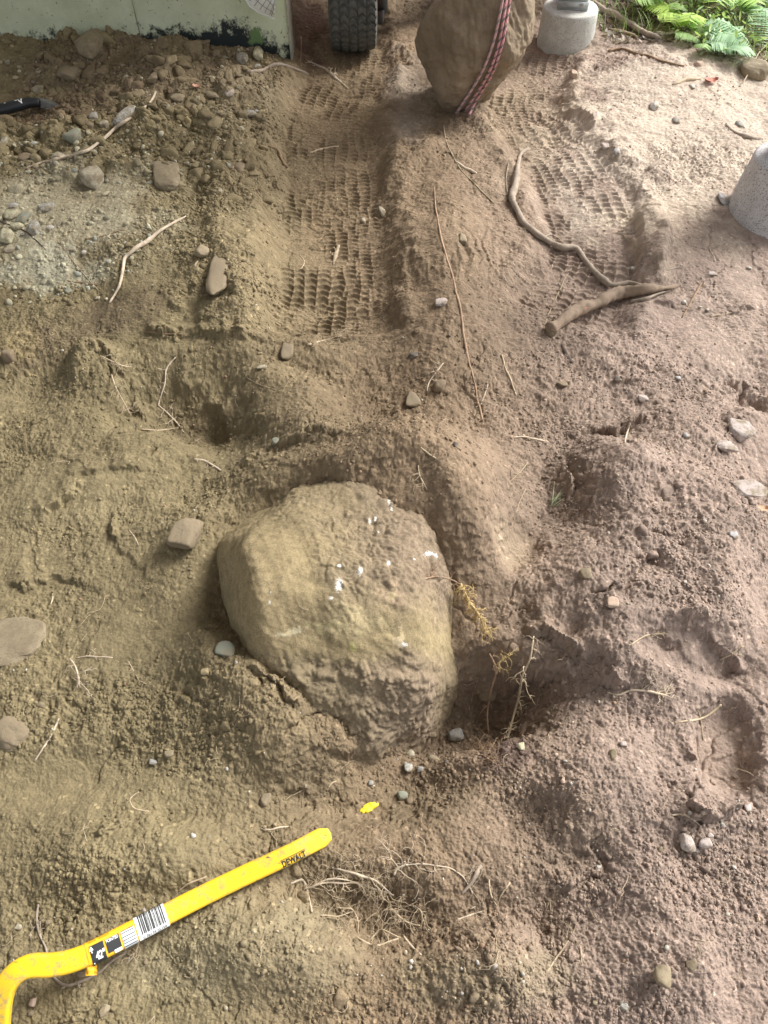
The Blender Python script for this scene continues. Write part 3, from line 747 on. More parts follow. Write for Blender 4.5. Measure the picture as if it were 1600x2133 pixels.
RK = [
 (188, 98, 70, 62, 'tan', 'large rounded tan rock with a dark patch, leaning on the green wall', 0, .8, .25),
 (82, 187, 34, 24, 'pale', 'pale smooth stone just above the tip of the black pry bar', 0, .7, .3),
 (262, 248, 44, 50, 'speck', 'grey speckled block of stone touching the long pale root on the left bank', 20, .8, .3),
 (217, 260, 24, 20, 'pale', 'small pale egg shaped stone left of the grey speckled block', 20, .8, .3),
 (186, 261, 28, 17, 'brown', 'small brown oblong stone beside the pale egg shaped one', 0, .8, .3),
 (194, 242, 24, 20, 'grey', 'small grey broken stone above the brown oblong one', 0, .8, .4),
 (153, 287, 42, 34, 'green', 'oblong grey green stone lying tilted on the left bank', 35, .8, .25),
 (192, 372, 60, 52, 'pale', 'angular pale rock below the long root on the left bank', -20, .8, .25),
 (347, 368, 78, 88, 'tan', 'large flat tan slab sunk in the left bank', -15, .4, .4),
 (120, 328, 32, 24, 'pale', 'pale stone under the long root near its left end', 0, .8, .4),
 (50, 332, 44, 24, 'brown', 'brown stone at the left end of the long root', 0, .8, .4),
 (8, 298, 26, 30, 'pale', 'pale stone cut by the left edge of the photo, below the black pry bar', 0, .8, .3),
 (97, 432, 40, 22, 'speck', 'flat pale grey stone at the top of the gravelly patch', 5, .6, .3),
 (28, 428, 24, 14, 'blue', 'small bluish chip among the gravelly stones', 0, .6, .3),
 (22, 449, 42, 28, 'yellow', 'flat cream stone near the left edge in the gravelly patch', 0, .7, .3),
 (50, 453, 26, 34, 'green', 'smooth grey green pear shaped pebble in the gravelly patch', 10, .8, .3),
 (72, 475, 34, 34, 'speck', 'round grey speckled stone at the right of the gravelly cluster', 0, .8, .3),
 (36, 472, 36, 24, 'yellow', 'smooth yellowish stone in the middle of the gravelly cluster', 20, .7, .3),
 (14, 492, 42, 40, 'yellow', 'largest pale stone of the gravelly cluster at the left edge', 10, .8, .3),
 (104, 475, 22, 14, 'white', 'small white stone right of the gravelly cluster', 30, .7, .3),
 (48, 489, 14, 10, 'grey', 'tiny grey pebble tucked under the yellowish stone', 0, .7, .3),
 (18, 520, 34, 18, 'pale', 'low pale stone under the gravelly cluster', 0, .6, .5),
 (370, 205, 36, 20, 'tan', 'smooth tan stone on the bank left of the salmon leaf scrap', 5, .7, .3),
 (413, 205, 16, 20, 'pale', 'little pale stone joined to the end of the smooth tan one', 0, .8, .3),
 (441, 198, 38, 20, 'tan', 'long tan stone slanting down the bank right of the leaf scrap', 45, .7, .4),
 (440, 214, 26, 11, 'pale', 'narrow pale stone below the long slanting one', 45, .7, .4),
 (478, 193, 30, 15, 'mauve', 'dusty pinkish stone on the crest of the bank above the rut', -25, .7, .5),
 (522, 237, 28, 18, 'speck', 'grey mottled pebble on the slope into the left rut', 50, .7, .3),
 (535, 232, 11, 9, 'blue', 'tiny bluish pebble beside the grey mottled one', 0, .7, .3),
 (538, 116, 27, 33, 'yellow', 'yellow cream stone standing against the dark base of the wall', 0, .9, .1),
 (505, 124, 40, 28, 'speck', 'pinkish white broken stone lying against the dark base of the wall', -10, .8, .2),
 (536, 140, 20, 16, 'speck', 'small light stone under the yellow cream one by the wall', 0, .8, .3),
 (451, 110, 22, 18, 'tan', 'small tan stone by the dark stained wall base', 0, .8, .3),
 (424, 92, 46, 26, 'tan', 'long mossy tan stone pointing down from the wall', 40, .8, .3),
 (322, 163, 30, 30, 'dirt', 'dirt caked round stone above the top end of the long root', 0, .8, .4),
 (140, 150, 60, 34, 'dirt', 'wide dirt caked lump of rock on the heap near the wall', 15, .7, .4),
 (498, 349, 36, 26, 'brown', 'square brown stone in a notch on the bank beside the left rut', 0, .6, .3),
 (476, 345, 12, 12, 'grey', 'small grey stone in the notch left of the square brown one', 0, .8, .3),
 (391, 341, 10, 10, 'pale', 'left one of two pale pebbles above the flat tan slab', 0, .8, .3),
 (399, 346, 11, 10, 'pale', 'right one of two pale pebbles above the flat tan slab', 0, .8, .3),
 (446, 401, 12, 12, 'pale', 'left one of two pale pebbles right of the flat tan slab', 0, .8, .3),
 (459, 399, 13, 12, 'pale', 'right one of two pale pebbles right of the flat tan slab', 0, .8, .3),
 (423, 527, 38, 32, 'tan', 'tan stone poking out of a dark notch below the kinked root', 30, .8, .2),
 (455, 580, 60, 120, 'dirt', 'big soil coated rock face on the left side of the rut', 0, .4, .85),
 (142, 607, 24, 14, 'green', 'narrow grey green pebble left of the kinked root end', 35, .7, .3),
 (204, 622, 13, 10, 'pale', 'small white pebble just left of the kinked root end', 0, .7, .3),
 (175, 526, 13, 10, 'white', 'tiny white pebble in the middle of the pale patch', 20, .7, .3),
 (152, 520, 15, 10, 'pale', 'tiny cream pebble in the pale patch', 20, .7, .3),
 (18, 743, 34, 32, 'brown', 'round brown stone alone near the left edge', 0, .9, .2),
 (546, 765, 28, 14, 'pale', 'smooth flat pebble below the earth shelf', -5, .7, .3),
 (600, 735, 36, 46, 'dirt', 'crusty block of earth on the shelf below the left rut', 0, .7, .4),
 (575, 920, 28, 22, 'green', 'pale greenish pebble above the central boulder', -30, .8, .3),
 (390, 1117, 80, 96, 'dirt', 'squarish dusty rock lying beside the left flank of the central boulder', 12, .75, .1),
 (470, 1353, 60, 46, 'green', 'flat grey green stone lying left of the central boulder foot', 10, .45, .1),
 (508, 1352, 12, 10, 'brown', 'little brown pebble touching the flat grey green stone', 0, .7, .3),
 (25, 1338, 190, 125, 'tan', 'broad worn slab of rock bedded flat at the left edge', 0, .16, .30),
 (22, 1528, 105, 98, 'dirt', 'blunt rock half sunk at the left edge, lower down', -35, .4, .45),
 (85, 1468, 24, 18, 'dirt', 'small clod coloured stone above the blunt sunk rock', 0, .8, .3),
 (861, 742, 28, 20, 'dark', 'dark stone under a little earth lip between the ruts', 10, .8, .3),
 (916, 806, 33, 32, 'brown', 'round brown cobble under the white twig between the ruts', 0, .85, .25),
 (919, 629, 34, 22, 'mauve', 'flat pinkish grey stone on the ridge, touching the long thin root', 5, .6, .3),
 (750, 877, 16, 20, 'brown', 'small rounded pebble below the earth ridge', 0, .9, .2),
 (948, 929, 20, 22, 'dark', 'small dark stone casting a deep shadow above the central boulder', 0, .9, .2),
 (963, 498, 26, 30, 'tan', 'knob of earth like stone standing out on the ridge', 0, .8, .5),
 (797, 440, 18, 26, 'pale', 'pale upright pebble at the right edge of the left rut', -20, .7, .4),
 (757, 461, 14, 14, 'pale', 'small pale pebble in the gravelly edge of the left rut', 0, .8, .3),
 (1363, 223, 28, 24, 'white', 'white stone on the sandy ground right of the two tyre tracks', 0, .9, .2),
 (1408, 252, 22, 16, 'grey', 'grey pebble right of the white stone on the sandy ground', 0, .8, .3),
 (1541, 262, 22, 18, 'grey', 'grey pebble above the crooked stick at the right edge', 0, .8, .3),
 (1262, 306, 28, 18, 'mauve', 'left one of the two stones beside the right tyre track', 0, .7, .4),
 (1284, 316, 18, 16, 'blue', 'smaller right one of the two stones beside the right tyre track', 0, .7, .3),
 (1195, 157, 20, 24, 'pink', 'pinkish stone standing in the loose soil under the nearer side of the far pier', 0, .9, .2),
 (1442, 182, 14, 12, 'white', 'small light stone left of the red leaf', 0, .8, .3),
 (1505, 417, 29, 33, 'blue', 'flat pale oval stone resting next to the near concrete pier', 0, .5, .1),
 (1570, 153, 68, 50, 'tan', 'rounded tan rock under the ferns at the right edge', -10, .9, .2),
 (1544, 137, 18, 20, 'blue', 'small bluish rock between the ferns and the rounded tan rock', 0, .9, .2),
 (1455, 134, 26, 16, 'pink', 'low pinkish stone at the edge of the undergrowth', 0, .8, .3),
 (1320, 560, 17, 9, 'white', 'flat white pebble at the right rim of the right rut', 0, .7, .2),
 (1425, 631, 14, 13, 'white', 'white pebble crossed by the short straight stick', 0, .8, .2),
 (1458, 640, 9, 8, 'white', 'tiny white pebble right of the short straight stick', 0, .8, .2),
 (1474, 646, 10, 9, 'white', 'second tiny white pebble right of the short straight stick', 0, .8, .2),
 (1561, 559, 15, 9, 'white', 'flat white pebble below the near pier', 0, .8, .2),
 (1483, 570, 30, 14, 'mauve', 'low mauve stone on the pale ground below the near pier', 0, .6, .4),
 (1540, 902, 68, 56, 'mauve', 'broad dusty stone half buried near the right edge', 0, .5, .1),
 (1510, 930, 66, 34, 'mauve', 'angular stone leaning in front of the broad dusty one', 0, .6, .05),
 (1428, 909, 20, 20, 'blue', 'small bluish stone left of the broad dusty one', 0, .8, .2),
 (1553, 1027, 80, 42, 'mauve', 'flat pale slab of stone resting near the right edge', 0, .3, -.25),
 (1528, 1116, 26, 22, 'blue', 'square bluish white stone below the flat slab', 20, .7, .2),
 (1468, 1085, 12, 20, 'mauve', 'narrow pinkish pebble left of the square stone', 0, .7, .3),
 (1427, 1213, 12, 11, 'mauve', 'tiny pale pebble on the crest of the right mound', 0, .8, .3),
 (1341, 832, 28, 24, 'mauve', 'rounded dusty stone on the rough soil right of the ruts', 0, .8, .4),
 (1285, 790, 20, 15, 'dark', 'small dark stone in a socket below the thick branch', 0, .8, .3),
 (1172, 800, 30, 18, 'brown', 'flat brown stone on the rough soil below the thick branch', -5, .6, .3),
 (1412, 788, 16, 12, 'blue', 'light bluish pebble on the rough soil near the right edge', 0, .7, .3),
 (1275, 1258, 34, 38, 'pink', 'flat pinkish brown shard standing in the crack of the right mound', 15, .4, .2),
 (1220, 1195, 40, 40, 'dirt', 'round soil coated stone on the slope of the right mound', 0, .6, .5),
 (949, 1535, 46, 38, 'grey', 'rounded grey cobble at the bottom of the pit', 0, .9, .2),
 (898, 1531, 26, 24, 'brown', 'brown stone left of the grey cobble in the pit', 0, .8, .3),
 (855, 1572, 27, 25, 'pale', 'pale tan stone at the left side of the pit floor', 0, .85, .2),
 (851, 1600, 27, 27, 'speck', 'whitish speckled stone just below the pale tan one', 0, .8, .2),
 (876, 1602, 20, 18, 'grey', 'grey pebble right of the whitish speckled stone', 0, .8, .2),
 (905, 1583, 40, 22, 'tan', 'long tan stone lying slanted in the pit', 20, .8, .2),
 (930, 1587, 12, 15, 'dark', 'small dark blue grey pebble at the end of the slanted tan stone', 0, .8, .2),
 (839, 1658, 34, 28, 'green', 'angular grey stone right of the yellow paint fleck', -20, .7, .2),
 (853, 1669, 17, 18, 'brown', 'brown pebble touching the angular grey stone', 0, .8, .2),
 (772, 1632, 16, 14, 'grey', 'small grey pebble above the yellow paint fleck', 0, .8, .2),
 (820, 1680, 14, 12, 'brown', 'small round pebble below the angular grey stone', 0, .8, .2),
 (1015, 1450, 52, 40, 'brown', 'dark brown rock face sticking out behind the upright roots', 0, .7, .4),
 (1085, 1557, 21, 24, 'yellow', 'round yellowish stone right of the upright roots', 0, .9, .2),
 (1298, 1551, 21, 16, 'mauve', 'small smooth stone on the slope below the broken crust', 0, .8, .2),
 (1275, 1572, 28, 34, 'dirt', 'crumbly brown stone left of the small smooth one on the slope', 0, .8, .3),
 (1430, 1756, 46, 52, 'mauve', 'biggest of three stones in a cluster, triangular and pale', 0, .7, .2),
 (1468, 1758, 33, 30, 'mauve', 'middle sized stone of the cluster of three, at its right', 0, .7, .2),
 (1452, 1773, 17, 14, 'mauve', 'smallest stone wedged between the other two of the cluster', 0, .8, .2),
 (1479, 1740, 16, 12, 'mauve', 'small pebble just above the right stone of the cluster', 0, .8, .3),
 (1557, 1684, 20, 22, 'mauve', 'round pebble in the furrow at the right edge', 0, .8, .3),
 (1378, 2033, 47, 52, 'tan', 'egg shaped tan stone near the bottom edge on the right', 20, .85, .2),
 (1440, 2012, 38, 34, 'dirt', 'soil coated stone right of the egg shaped one', 0, .8, .4),
 (1300, 2097, 29, 24, 'speck', 'whitish stone at the bottom edge below the egg shaped one', 20, .7, .2),
 (69, 2088, 18, 21, 'pink', 'pinkish pebble inside the bend of the yellow bar', 0, .9, .2),
 (65, 2110, 14, 14, 'dirt', 'brown pebble below the pinkish one inside the bend of the yellow bar', 0, .9, .2),
 (216, 2106, 26, 42, 'tan', 'tapering wedge of stone near the bottom edge under the yellow bar', 25, .6, .2),
 (168, 2030, 28, 15, 'brown', 'brown stone just under the sticker end of the yellow bar', 0, .8, .2),
 (303, 2003, 11, 15, 'brown', 'small brown pebble right of the hanging root fibres', 0, .8, .2),
 (552, 1666, 31, 36, 'dirt', 'soil coated oval stone above the tip of the yellow bar', 10, .6, .4),
 (40, 1931, 20, 16, 'pale', 'pale three cornered chip left of the yellow bar', 20, .5, .1),
 (100, 1922, 20, 17, 'dirt', 'small brown stone between the chip and the yellow bar', 0, .8, .3),
 (320, 1588, 24, 14, 'grey', 'grey pebble in a socket left of the yellow bar tip', 10, .8, .2),
 (352, 1572, 30, 26, 'tan', 'tan stone in the socket above the grey pebble', 0, .8, .3),
 (1147, 690, 28, 32, 'dirt', 'round clod of earth at the cut end of the thick branch', 0, .8, .3),
 (990, 1950, 12, 10, 'dirt', 'small clod coloured stone at the foot of the root tangle', 0, .8, .3),
 (860, 835, 40, 46, 'dirt', 'low soil coated stone beside the round brown cobble', 0, .4, .5),
 (1375, 1770, 14, 14, 'dirt', 'brown pebble left of the cluster of three stones', 0, .8, .3),
 (1240, 2090, 14, 12, 'tan', 'tiny tan pebble left of the whitish stone at the bottom edge', 0, .8, .3),
]
for r in RK:
    small = r[2] < 20
    rock(r[0], r[1], r[2], r[3], r[4], r[5], r[6] if len(r) > 6 else 0, r[7], r[8], name='pebble' if small else ('rock' if r[2] > 55 else 'stone'),
         cat='pebble' if small else ('rock' if r[2] > 55 else 'stone'), ang=.2 if small or r[4] in ('green', 'brown') else .6)

# ------------------------------------------------------------------ crumbs and grit (uncountable)
def scatter(name, n, smin, smax, label, mat=None, dens='rough', seed=1, colf=1.0, pal=None, sub=1, power=2.5, sinkf=.25, region=None, clump=0.0):
    rg = np.random.default_rng(seed)
    px = rg.uniform(-330, 1930, n * 5); py = rg.uniform(-20, 2300, n * 5)
    if region: px = rg.uniform(region[0], region[2], n * 5); py = rg.uniform(region[1], region[3], n * 5)
    P = on_plane(px, py); x, y = P[:, 0], P[:, 1]
    # jitter away from exact pixel rows, accept by roughness and by slope foot
    rr = grid_s(rough, x, y)
    pr = np.clip(rr, 0, 1.3) ** 1.8 * np.clip(.35 + .9 * fbm(x, y, 5, 3, seed + 60), 0, 1.5) * (depth_of(P) / 3.2)
    keep = rg.random(len(x)) < pr * 1.3
    x, y = x[keep][:n], y[keep][:n]; n = len(x)
    z = Hs(x, y)
    s = smin * (smax / smin) ** (rg.random(n) ** power)
    D, Fc = ico(sub); k = len(D)
    T = []
    for q_ in range(24):
        pls = [(rg.normal(size=3), .6 + .4 * rg.random()) for _ in range(12)] + [(v_, .95) for v_ in ((1, 0, 0), (-1, 0, 0), (0, 1, 0), (0, -1, 0), (0, 0, 1), (0, 0, -1))]
        rr_ = planes_shape(D, pls, 12); v_ = D * rr_[:, None]; v_ = v_ * (1 + .16 * fbm3(v_ + q_, 2.2, 3, q_))[:, None]; T.append(v_ / np.abs(v_).max())
    T = np.array(T)
    sc = s[:, None] * (1 + rg.uniform(-.35, .35, (n, 3))) * np.array([1, 1, .75]) * 1.1
    V = T[rg.integers(0, 24, n)] * sc[:, None, :]
    tz = rg.uniform(-.5, .5, n); V = np.stack([V[..., 0] * np.cos(tz)[:, None] - V[..., 2] * np.sin(tz)[:, None], V[..., 1], V[..., 0] * np.sin(tz)[:, None] + V[..., 2] * np.cos(tz)[:, None]], -1)
    an = rg.uniform(0, 6.28, n); ca, sa = np.cos(an), np.sin(an)
    V = np.stack([V[..., 0] * ca[:, None] - V[..., 1] * sa[:, None], V[..., 0] * sa[:, None] + V[..., 1] * ca[:, None], V[..., 2]], -1)
    V += np.stack([x, y, z + s * sinkf], -1)[:, None, :]
    Fa = (Fc[None] + (np.arange(n) * k)[:, None, None]).reshape(-1, 3)
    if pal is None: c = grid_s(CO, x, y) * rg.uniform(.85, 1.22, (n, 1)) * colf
    else: c = np.array(pal)[rg.integers(0, len(pal), n)] * rg.uniform(.75, 1.2, (n, 1))
    o = mesh_arr(name, V.reshape(-1, 3), Fa, mat or M_SOIL, col=np.repeat(c, k, axis=0), smooth=True)
    tag(o, label, kind='stuff'); return o
scatter('soil_crumbs', 95000, .0011, .0058, 'loose crumbs of earth scattered over the dug ground', seed=3, power=2.8, sinkf=.1)
scatter('soil_clods', 1000, .005, .016, 'crumbly clods of earth lying on the dug ground', seed=5, sub=3, power=3.2, sinkf=-.1)
scatter('bank_clods', 900, .010, .034, 'big crumbly clods heaped over the left bank by the wall', seed=25, sub=3, region=(-100, 60, 560, 460), power=2.2, sinkf=-.05)
scatter('bank_crumbs', 9000, .003, .011, 'crumbs of earth between the clods of the left bank', seed=26, region=(-100, 60, 590, 640), power=2, sinkf=.0)
scatter('grit', 2600, .0015, .0055, 'pale grit sprinkled on the earth', seed=8, pal=[(.5, .46, .38), (.42, .36, .26), (.33, .3, .26), (.46, .43, .38), (.3, .2, .13)], power=3, sinkf=.15)
scatter('gravel', 420, .004, .014, 'small gravel set in the pale patch of the left bank', seed=12, pal=[(.5, .47, .34), (.4, .37, .26), (.36, .36, .3)], sub=2, region=(-60, 330, 330, 640), power=2, sinkf=.1)
scatter('gravel_bank', 420, .004, .013, 'small gravel on the crest of the left bank', seed=14, pal=[(.36, .31, .2), (.45, .41, .3), (.25, .2, .13), (.3, .28, .22)], sub=2, region=(0, 110, 560, 420), power=2, sinkf=.1)

# ------------------------------------------------------------------ roots, twigs, sticks
def smooth_path(P, it=2):
    P = P.copy()
    for _ in range(it):
        P[1:-1] = .25 * P[:-2] + .5 * P[1:-1] + .25 * P[2:]
    return P
def px_path(pts, step=5.0, wob=1.2, seed=0):
    pts = np.array(pts, float); out = []
    rg = np.random.default_rng(seed)
    for i in range(len(pts) - 1):
        n = max(2, int(np.hypot(*(pts[i + 1] - pts[i])) / step))
        for t in np.linspace(0, 1, n, endpoint=False): out.append(pts[i] * (1 - t) + pts[i + 1] * t)
    out.append(pts[-1]); out = np.array(out)
    w = np.cumsum(rg.normal(size=out.shape), axis=0); w -= np.linspace(0, 1, len(w))[:, None] * w[-1]
    out = out + w * wob * .55
    out[1:-1] = .25 * out[:-2] + .5 * out[1:-1] + .25 * out[2:]
    return out
def root_path(pts, wpx, lift=.5, seed=0, wob=1.2, arch=0.0, rocks=True):
    q = px_path(pts, 5, wob, seed); P = hit(q[:, 0], q[:, 1], rocks)
    w = np.interp(np.linspace(0, 1, len(P)), np.linspace(0, 1, len(wpx)), wpx)
    r = w / (F / depth_of(P)) / 2
    P = smooth_path(P, 3)
    P[:, 2] += r * (lift * 1.1 - .7 + .8 * perlin(np.linspace(0, 2 + len(P) / 18, len(P)), np.full(len(P), seed * .37), 7)) + arch * np.sin(np.linspace(0, np.pi, len(P)))
    rg = np.random.default_rng(seed + 5); r = r * (1 + .13 * np.convolve(rg.normal(size=len(r) + 4), np.ones(5) / 2.2, 'valid'))
    return P, r
def fibres(mb, P, T, L, r, rg, lev=2, up_=.25, nseg=9, dens=5, follow=True):
    """a wandering fibre with side fibres, staying on or just above the soil"""
    pts = [P.copy()]; d = T / np.linalg.norm(T); st = L / nseg; z0 = 0
    for i in range(nseg):
        d = d + rg.normal(size=3) * np.array([.42, .42, .25]); d /= np.linalg.norm(d)
        p = pts[-1] + d * st
        if follow:
            zg = ztop(p[0], p[1]); 
            if p[2] < zg + r: p[2] = zg + r; d[2] = abs(d[2]) * .3
            if p[2] > zg + up_ * L: d[2] -= .45
        pts.append(p)
    Pn = np.array(pts); mb.tube(Pn, np.linspace(r, r * .45, len(Pn)), k=4, caps=False)
    if lev > 0:
        for _ in range(dens):
            i = rg.integers(1, nseg); t = Pn[min(i + 1, nseg)] - Pn[i - 1]; t /= np.linalg.norm(t) + 1e-9
            a = rg.choice([-1, 1]) * rg.uniform(.5, 1.3); c, s = math.cos(a), math.sin(a)
            v = np.array([t[0] * c - t[1] * s, t[0] * s + t[1] * c, t[2] + rg.normal() * .4])
            fibres(mb, Pn[i], v, L * rg.uniform(.25, .5), r * .62, rg, lev - 1, up_, max(4, nseg - 3), max(2, dens - 2), follow)
def bark(mb, P, r, k, seed):
    c0_ = mb.n
    mb.tube(P, r, k); V = mb.v[-1]; n_ = len(P) * k; c = np.repeat(P, k, 0); d = V[:n_] - c
    a_ = np.tile(np.arange(k) / k, len(P)); s_ = np.repeat(np.arange(len(P)) * 1.0, k)
    f = .16 * perlin(a_ * 5 + seed, s_ * .55, 3) + .12 * perlin(a_ * 11, s_ * .18 + seed, 5); V[:n_] = c + d * (1 + f)[:, None]
def root(pts, wpx, style, label, name='root', cat='root', lift=.5, seed=None, wob=1.2, arch=0., k=8, side=(), hair=0, hairL=.04, hairstyle=None):
    seed = int(pts[0][0] * 3 + pts[0][1]) if seed is None else seed
    P, r = root_path(pts, wpx, lift, seed, wob, arch)
    mb = MB(); bark(mb, P, r, max(k, 9), seed % 17)
    if not side and not hair:
        o = mb.build(name, RM[style], loc=P[len(P) // 2]); tag(o, label, cat); return o
    base = P[len(P) // 2].copy()
    e = empty(name, base, 0, label, cat)
    def ch(mb_, nm, st_):
        V = np.vstack(mb_.v) - base; Fc = ([np.vstack(mb_.f3)] if mb_.f3 else []) + ([np.vstack(mb_.f4)] if mb_.f4 else [])
        mesh_arr(nm, V, Fc, RM[st_], e)
    ch(mb, 'main_root', style)
    for (sp, sw) in side:
        m2 = MB(); P2, r2 = root_path(sp, sw, lift, seed + 3, wob, arch * .5); m2.tube(P2, r2, 6); ch(m2, 'side_root', style)
    if hair:
        rg = np.random.default_rng(seed + 9); m3 = MB()
        for _ in range(hair):
            i = rg.integers(1, len(P) - 1); t = P[i + 1] - P[i - 1]; t /= np.linalg.norm(t) + 1e-9
            a = rg.choice([-1, 1]) * rg.uniform(.4, 1.4); c, s = math.cos(a), math.sin(a)
            fibres(m3, P[i], np.array([t[0] * c - t[1] * s, t[0] * s + t[1] * c, rg.normal() * .3]), hairL * rg.uniform(.4, 1.2), r[i] * .45, rg, 1, .4, 7, 3)
        ch(m3, 'root_hairs', hairstyle or style)
    return e

root([(55, 352), (120, 338), (185, 325), (215, 300), (262, 262), (290, 240), (318, 215), (325, 195)], [4, 6, 6.5, 5], 'light', 'long pale root lying across the stones of the left bank', lift=1.5, arch=.01)
root([(388, 452), (372, 460), (345, 480), (300, 512), (258, 540), (255, 575), (250, 600), (228, 632)], [4, 7, 8, 6, 5], 'light', 'kinked bare root hanging down the left bank', lift=.9, arch=.008)
root([(1099, 312), (1080, 318), (1075, 345), (1072, 380), (1060, 415), (1085, 460), (1112, 484), (1140, 505), (1170, 520), (1200, 518), (1218, 540), (1245, 575), (1270, 600), (1310, 592), (1335, 603)],
     [7, 14, 13, 12, 14, 12, 12, 11], 'grey', 'thick wavy root snaking over the right rut', lift=1.5, k=12, wob=1.0, side=[([(1058, 408), (1052, 380), (1062, 330)], [3, 2.5, 1.5]), ([(1130, 498), (1150, 488), (1178, 512)], [3, 3, 2])])
root([(1192, 755), (1178, 735), (1172, 715)], [8, 12, 8], 'black', 'rotten dark root stub in a crack below the thick branch', lift=.2)
# the thick branch with its fresh wound
P, r = root_path([(1145, 692), (1170, 678), (1195, 664), (1240, 650), (1290, 622), (1325, 612), (1360, 610), (1392, 602), (1412, 597)], [27, 27, 26, 25, 25, 24, 20, 12, 5], 1.5, 77, .8, .012)
P = smooth_path(P, 12)
e = empty('branch', P[0], 0, 'thick brown branch end with a red torn streak, lying across the right rut', 'branch')
mb = MB(); bark(mb, P, r, 18, 4); V = np.vstack(mb.v)
V += (np.random.default_rng(1).normal(size=V.shape) * .0006) + (.0022 * fbm3(V, 22, 3, 3))[:, None] * np.array([0, 0, 1])
mesh_arr('bark', V - P[0], [np.vstack(mb.f3), np.vstack(mb.f4)], plain('branch_bark', (.25, .185, .13), .85, 0, .35, 30, [(60, .9, 'n'), (200, .5, 'n')]), e)
mb = MB(); q = P[5:16] + np.array([0, -.86, .50])[None] * r[5:16, None] * 1.0
mb.tube(q, np.concatenate([np.linspace(.0008, .0028, 5), np.linspace(.003, .0008, 6)]), 6); 
mesh_arr('torn_streak', np.vstack(mb.v) - P[0], [np.vstack(mb.f3), np.vstack(mb.f4)], plain('torn_wood', (.60, .19, .08), .7, 0, .3, 120), e)
P2, r2 = root_path([(1315, 630), (1345, 627), (1365, 618), (1395, 606)], [9, 8, 6, 3], 1.1, 5, .8, .006)
mb = MB(); mb.tube(P2, r2, 8); mesh_arr('side_shoot', np.vstack(mb.v) - P[0], [np.vstack(mb.f3), np.vstack(mb.f4)], RM['grey'], e)

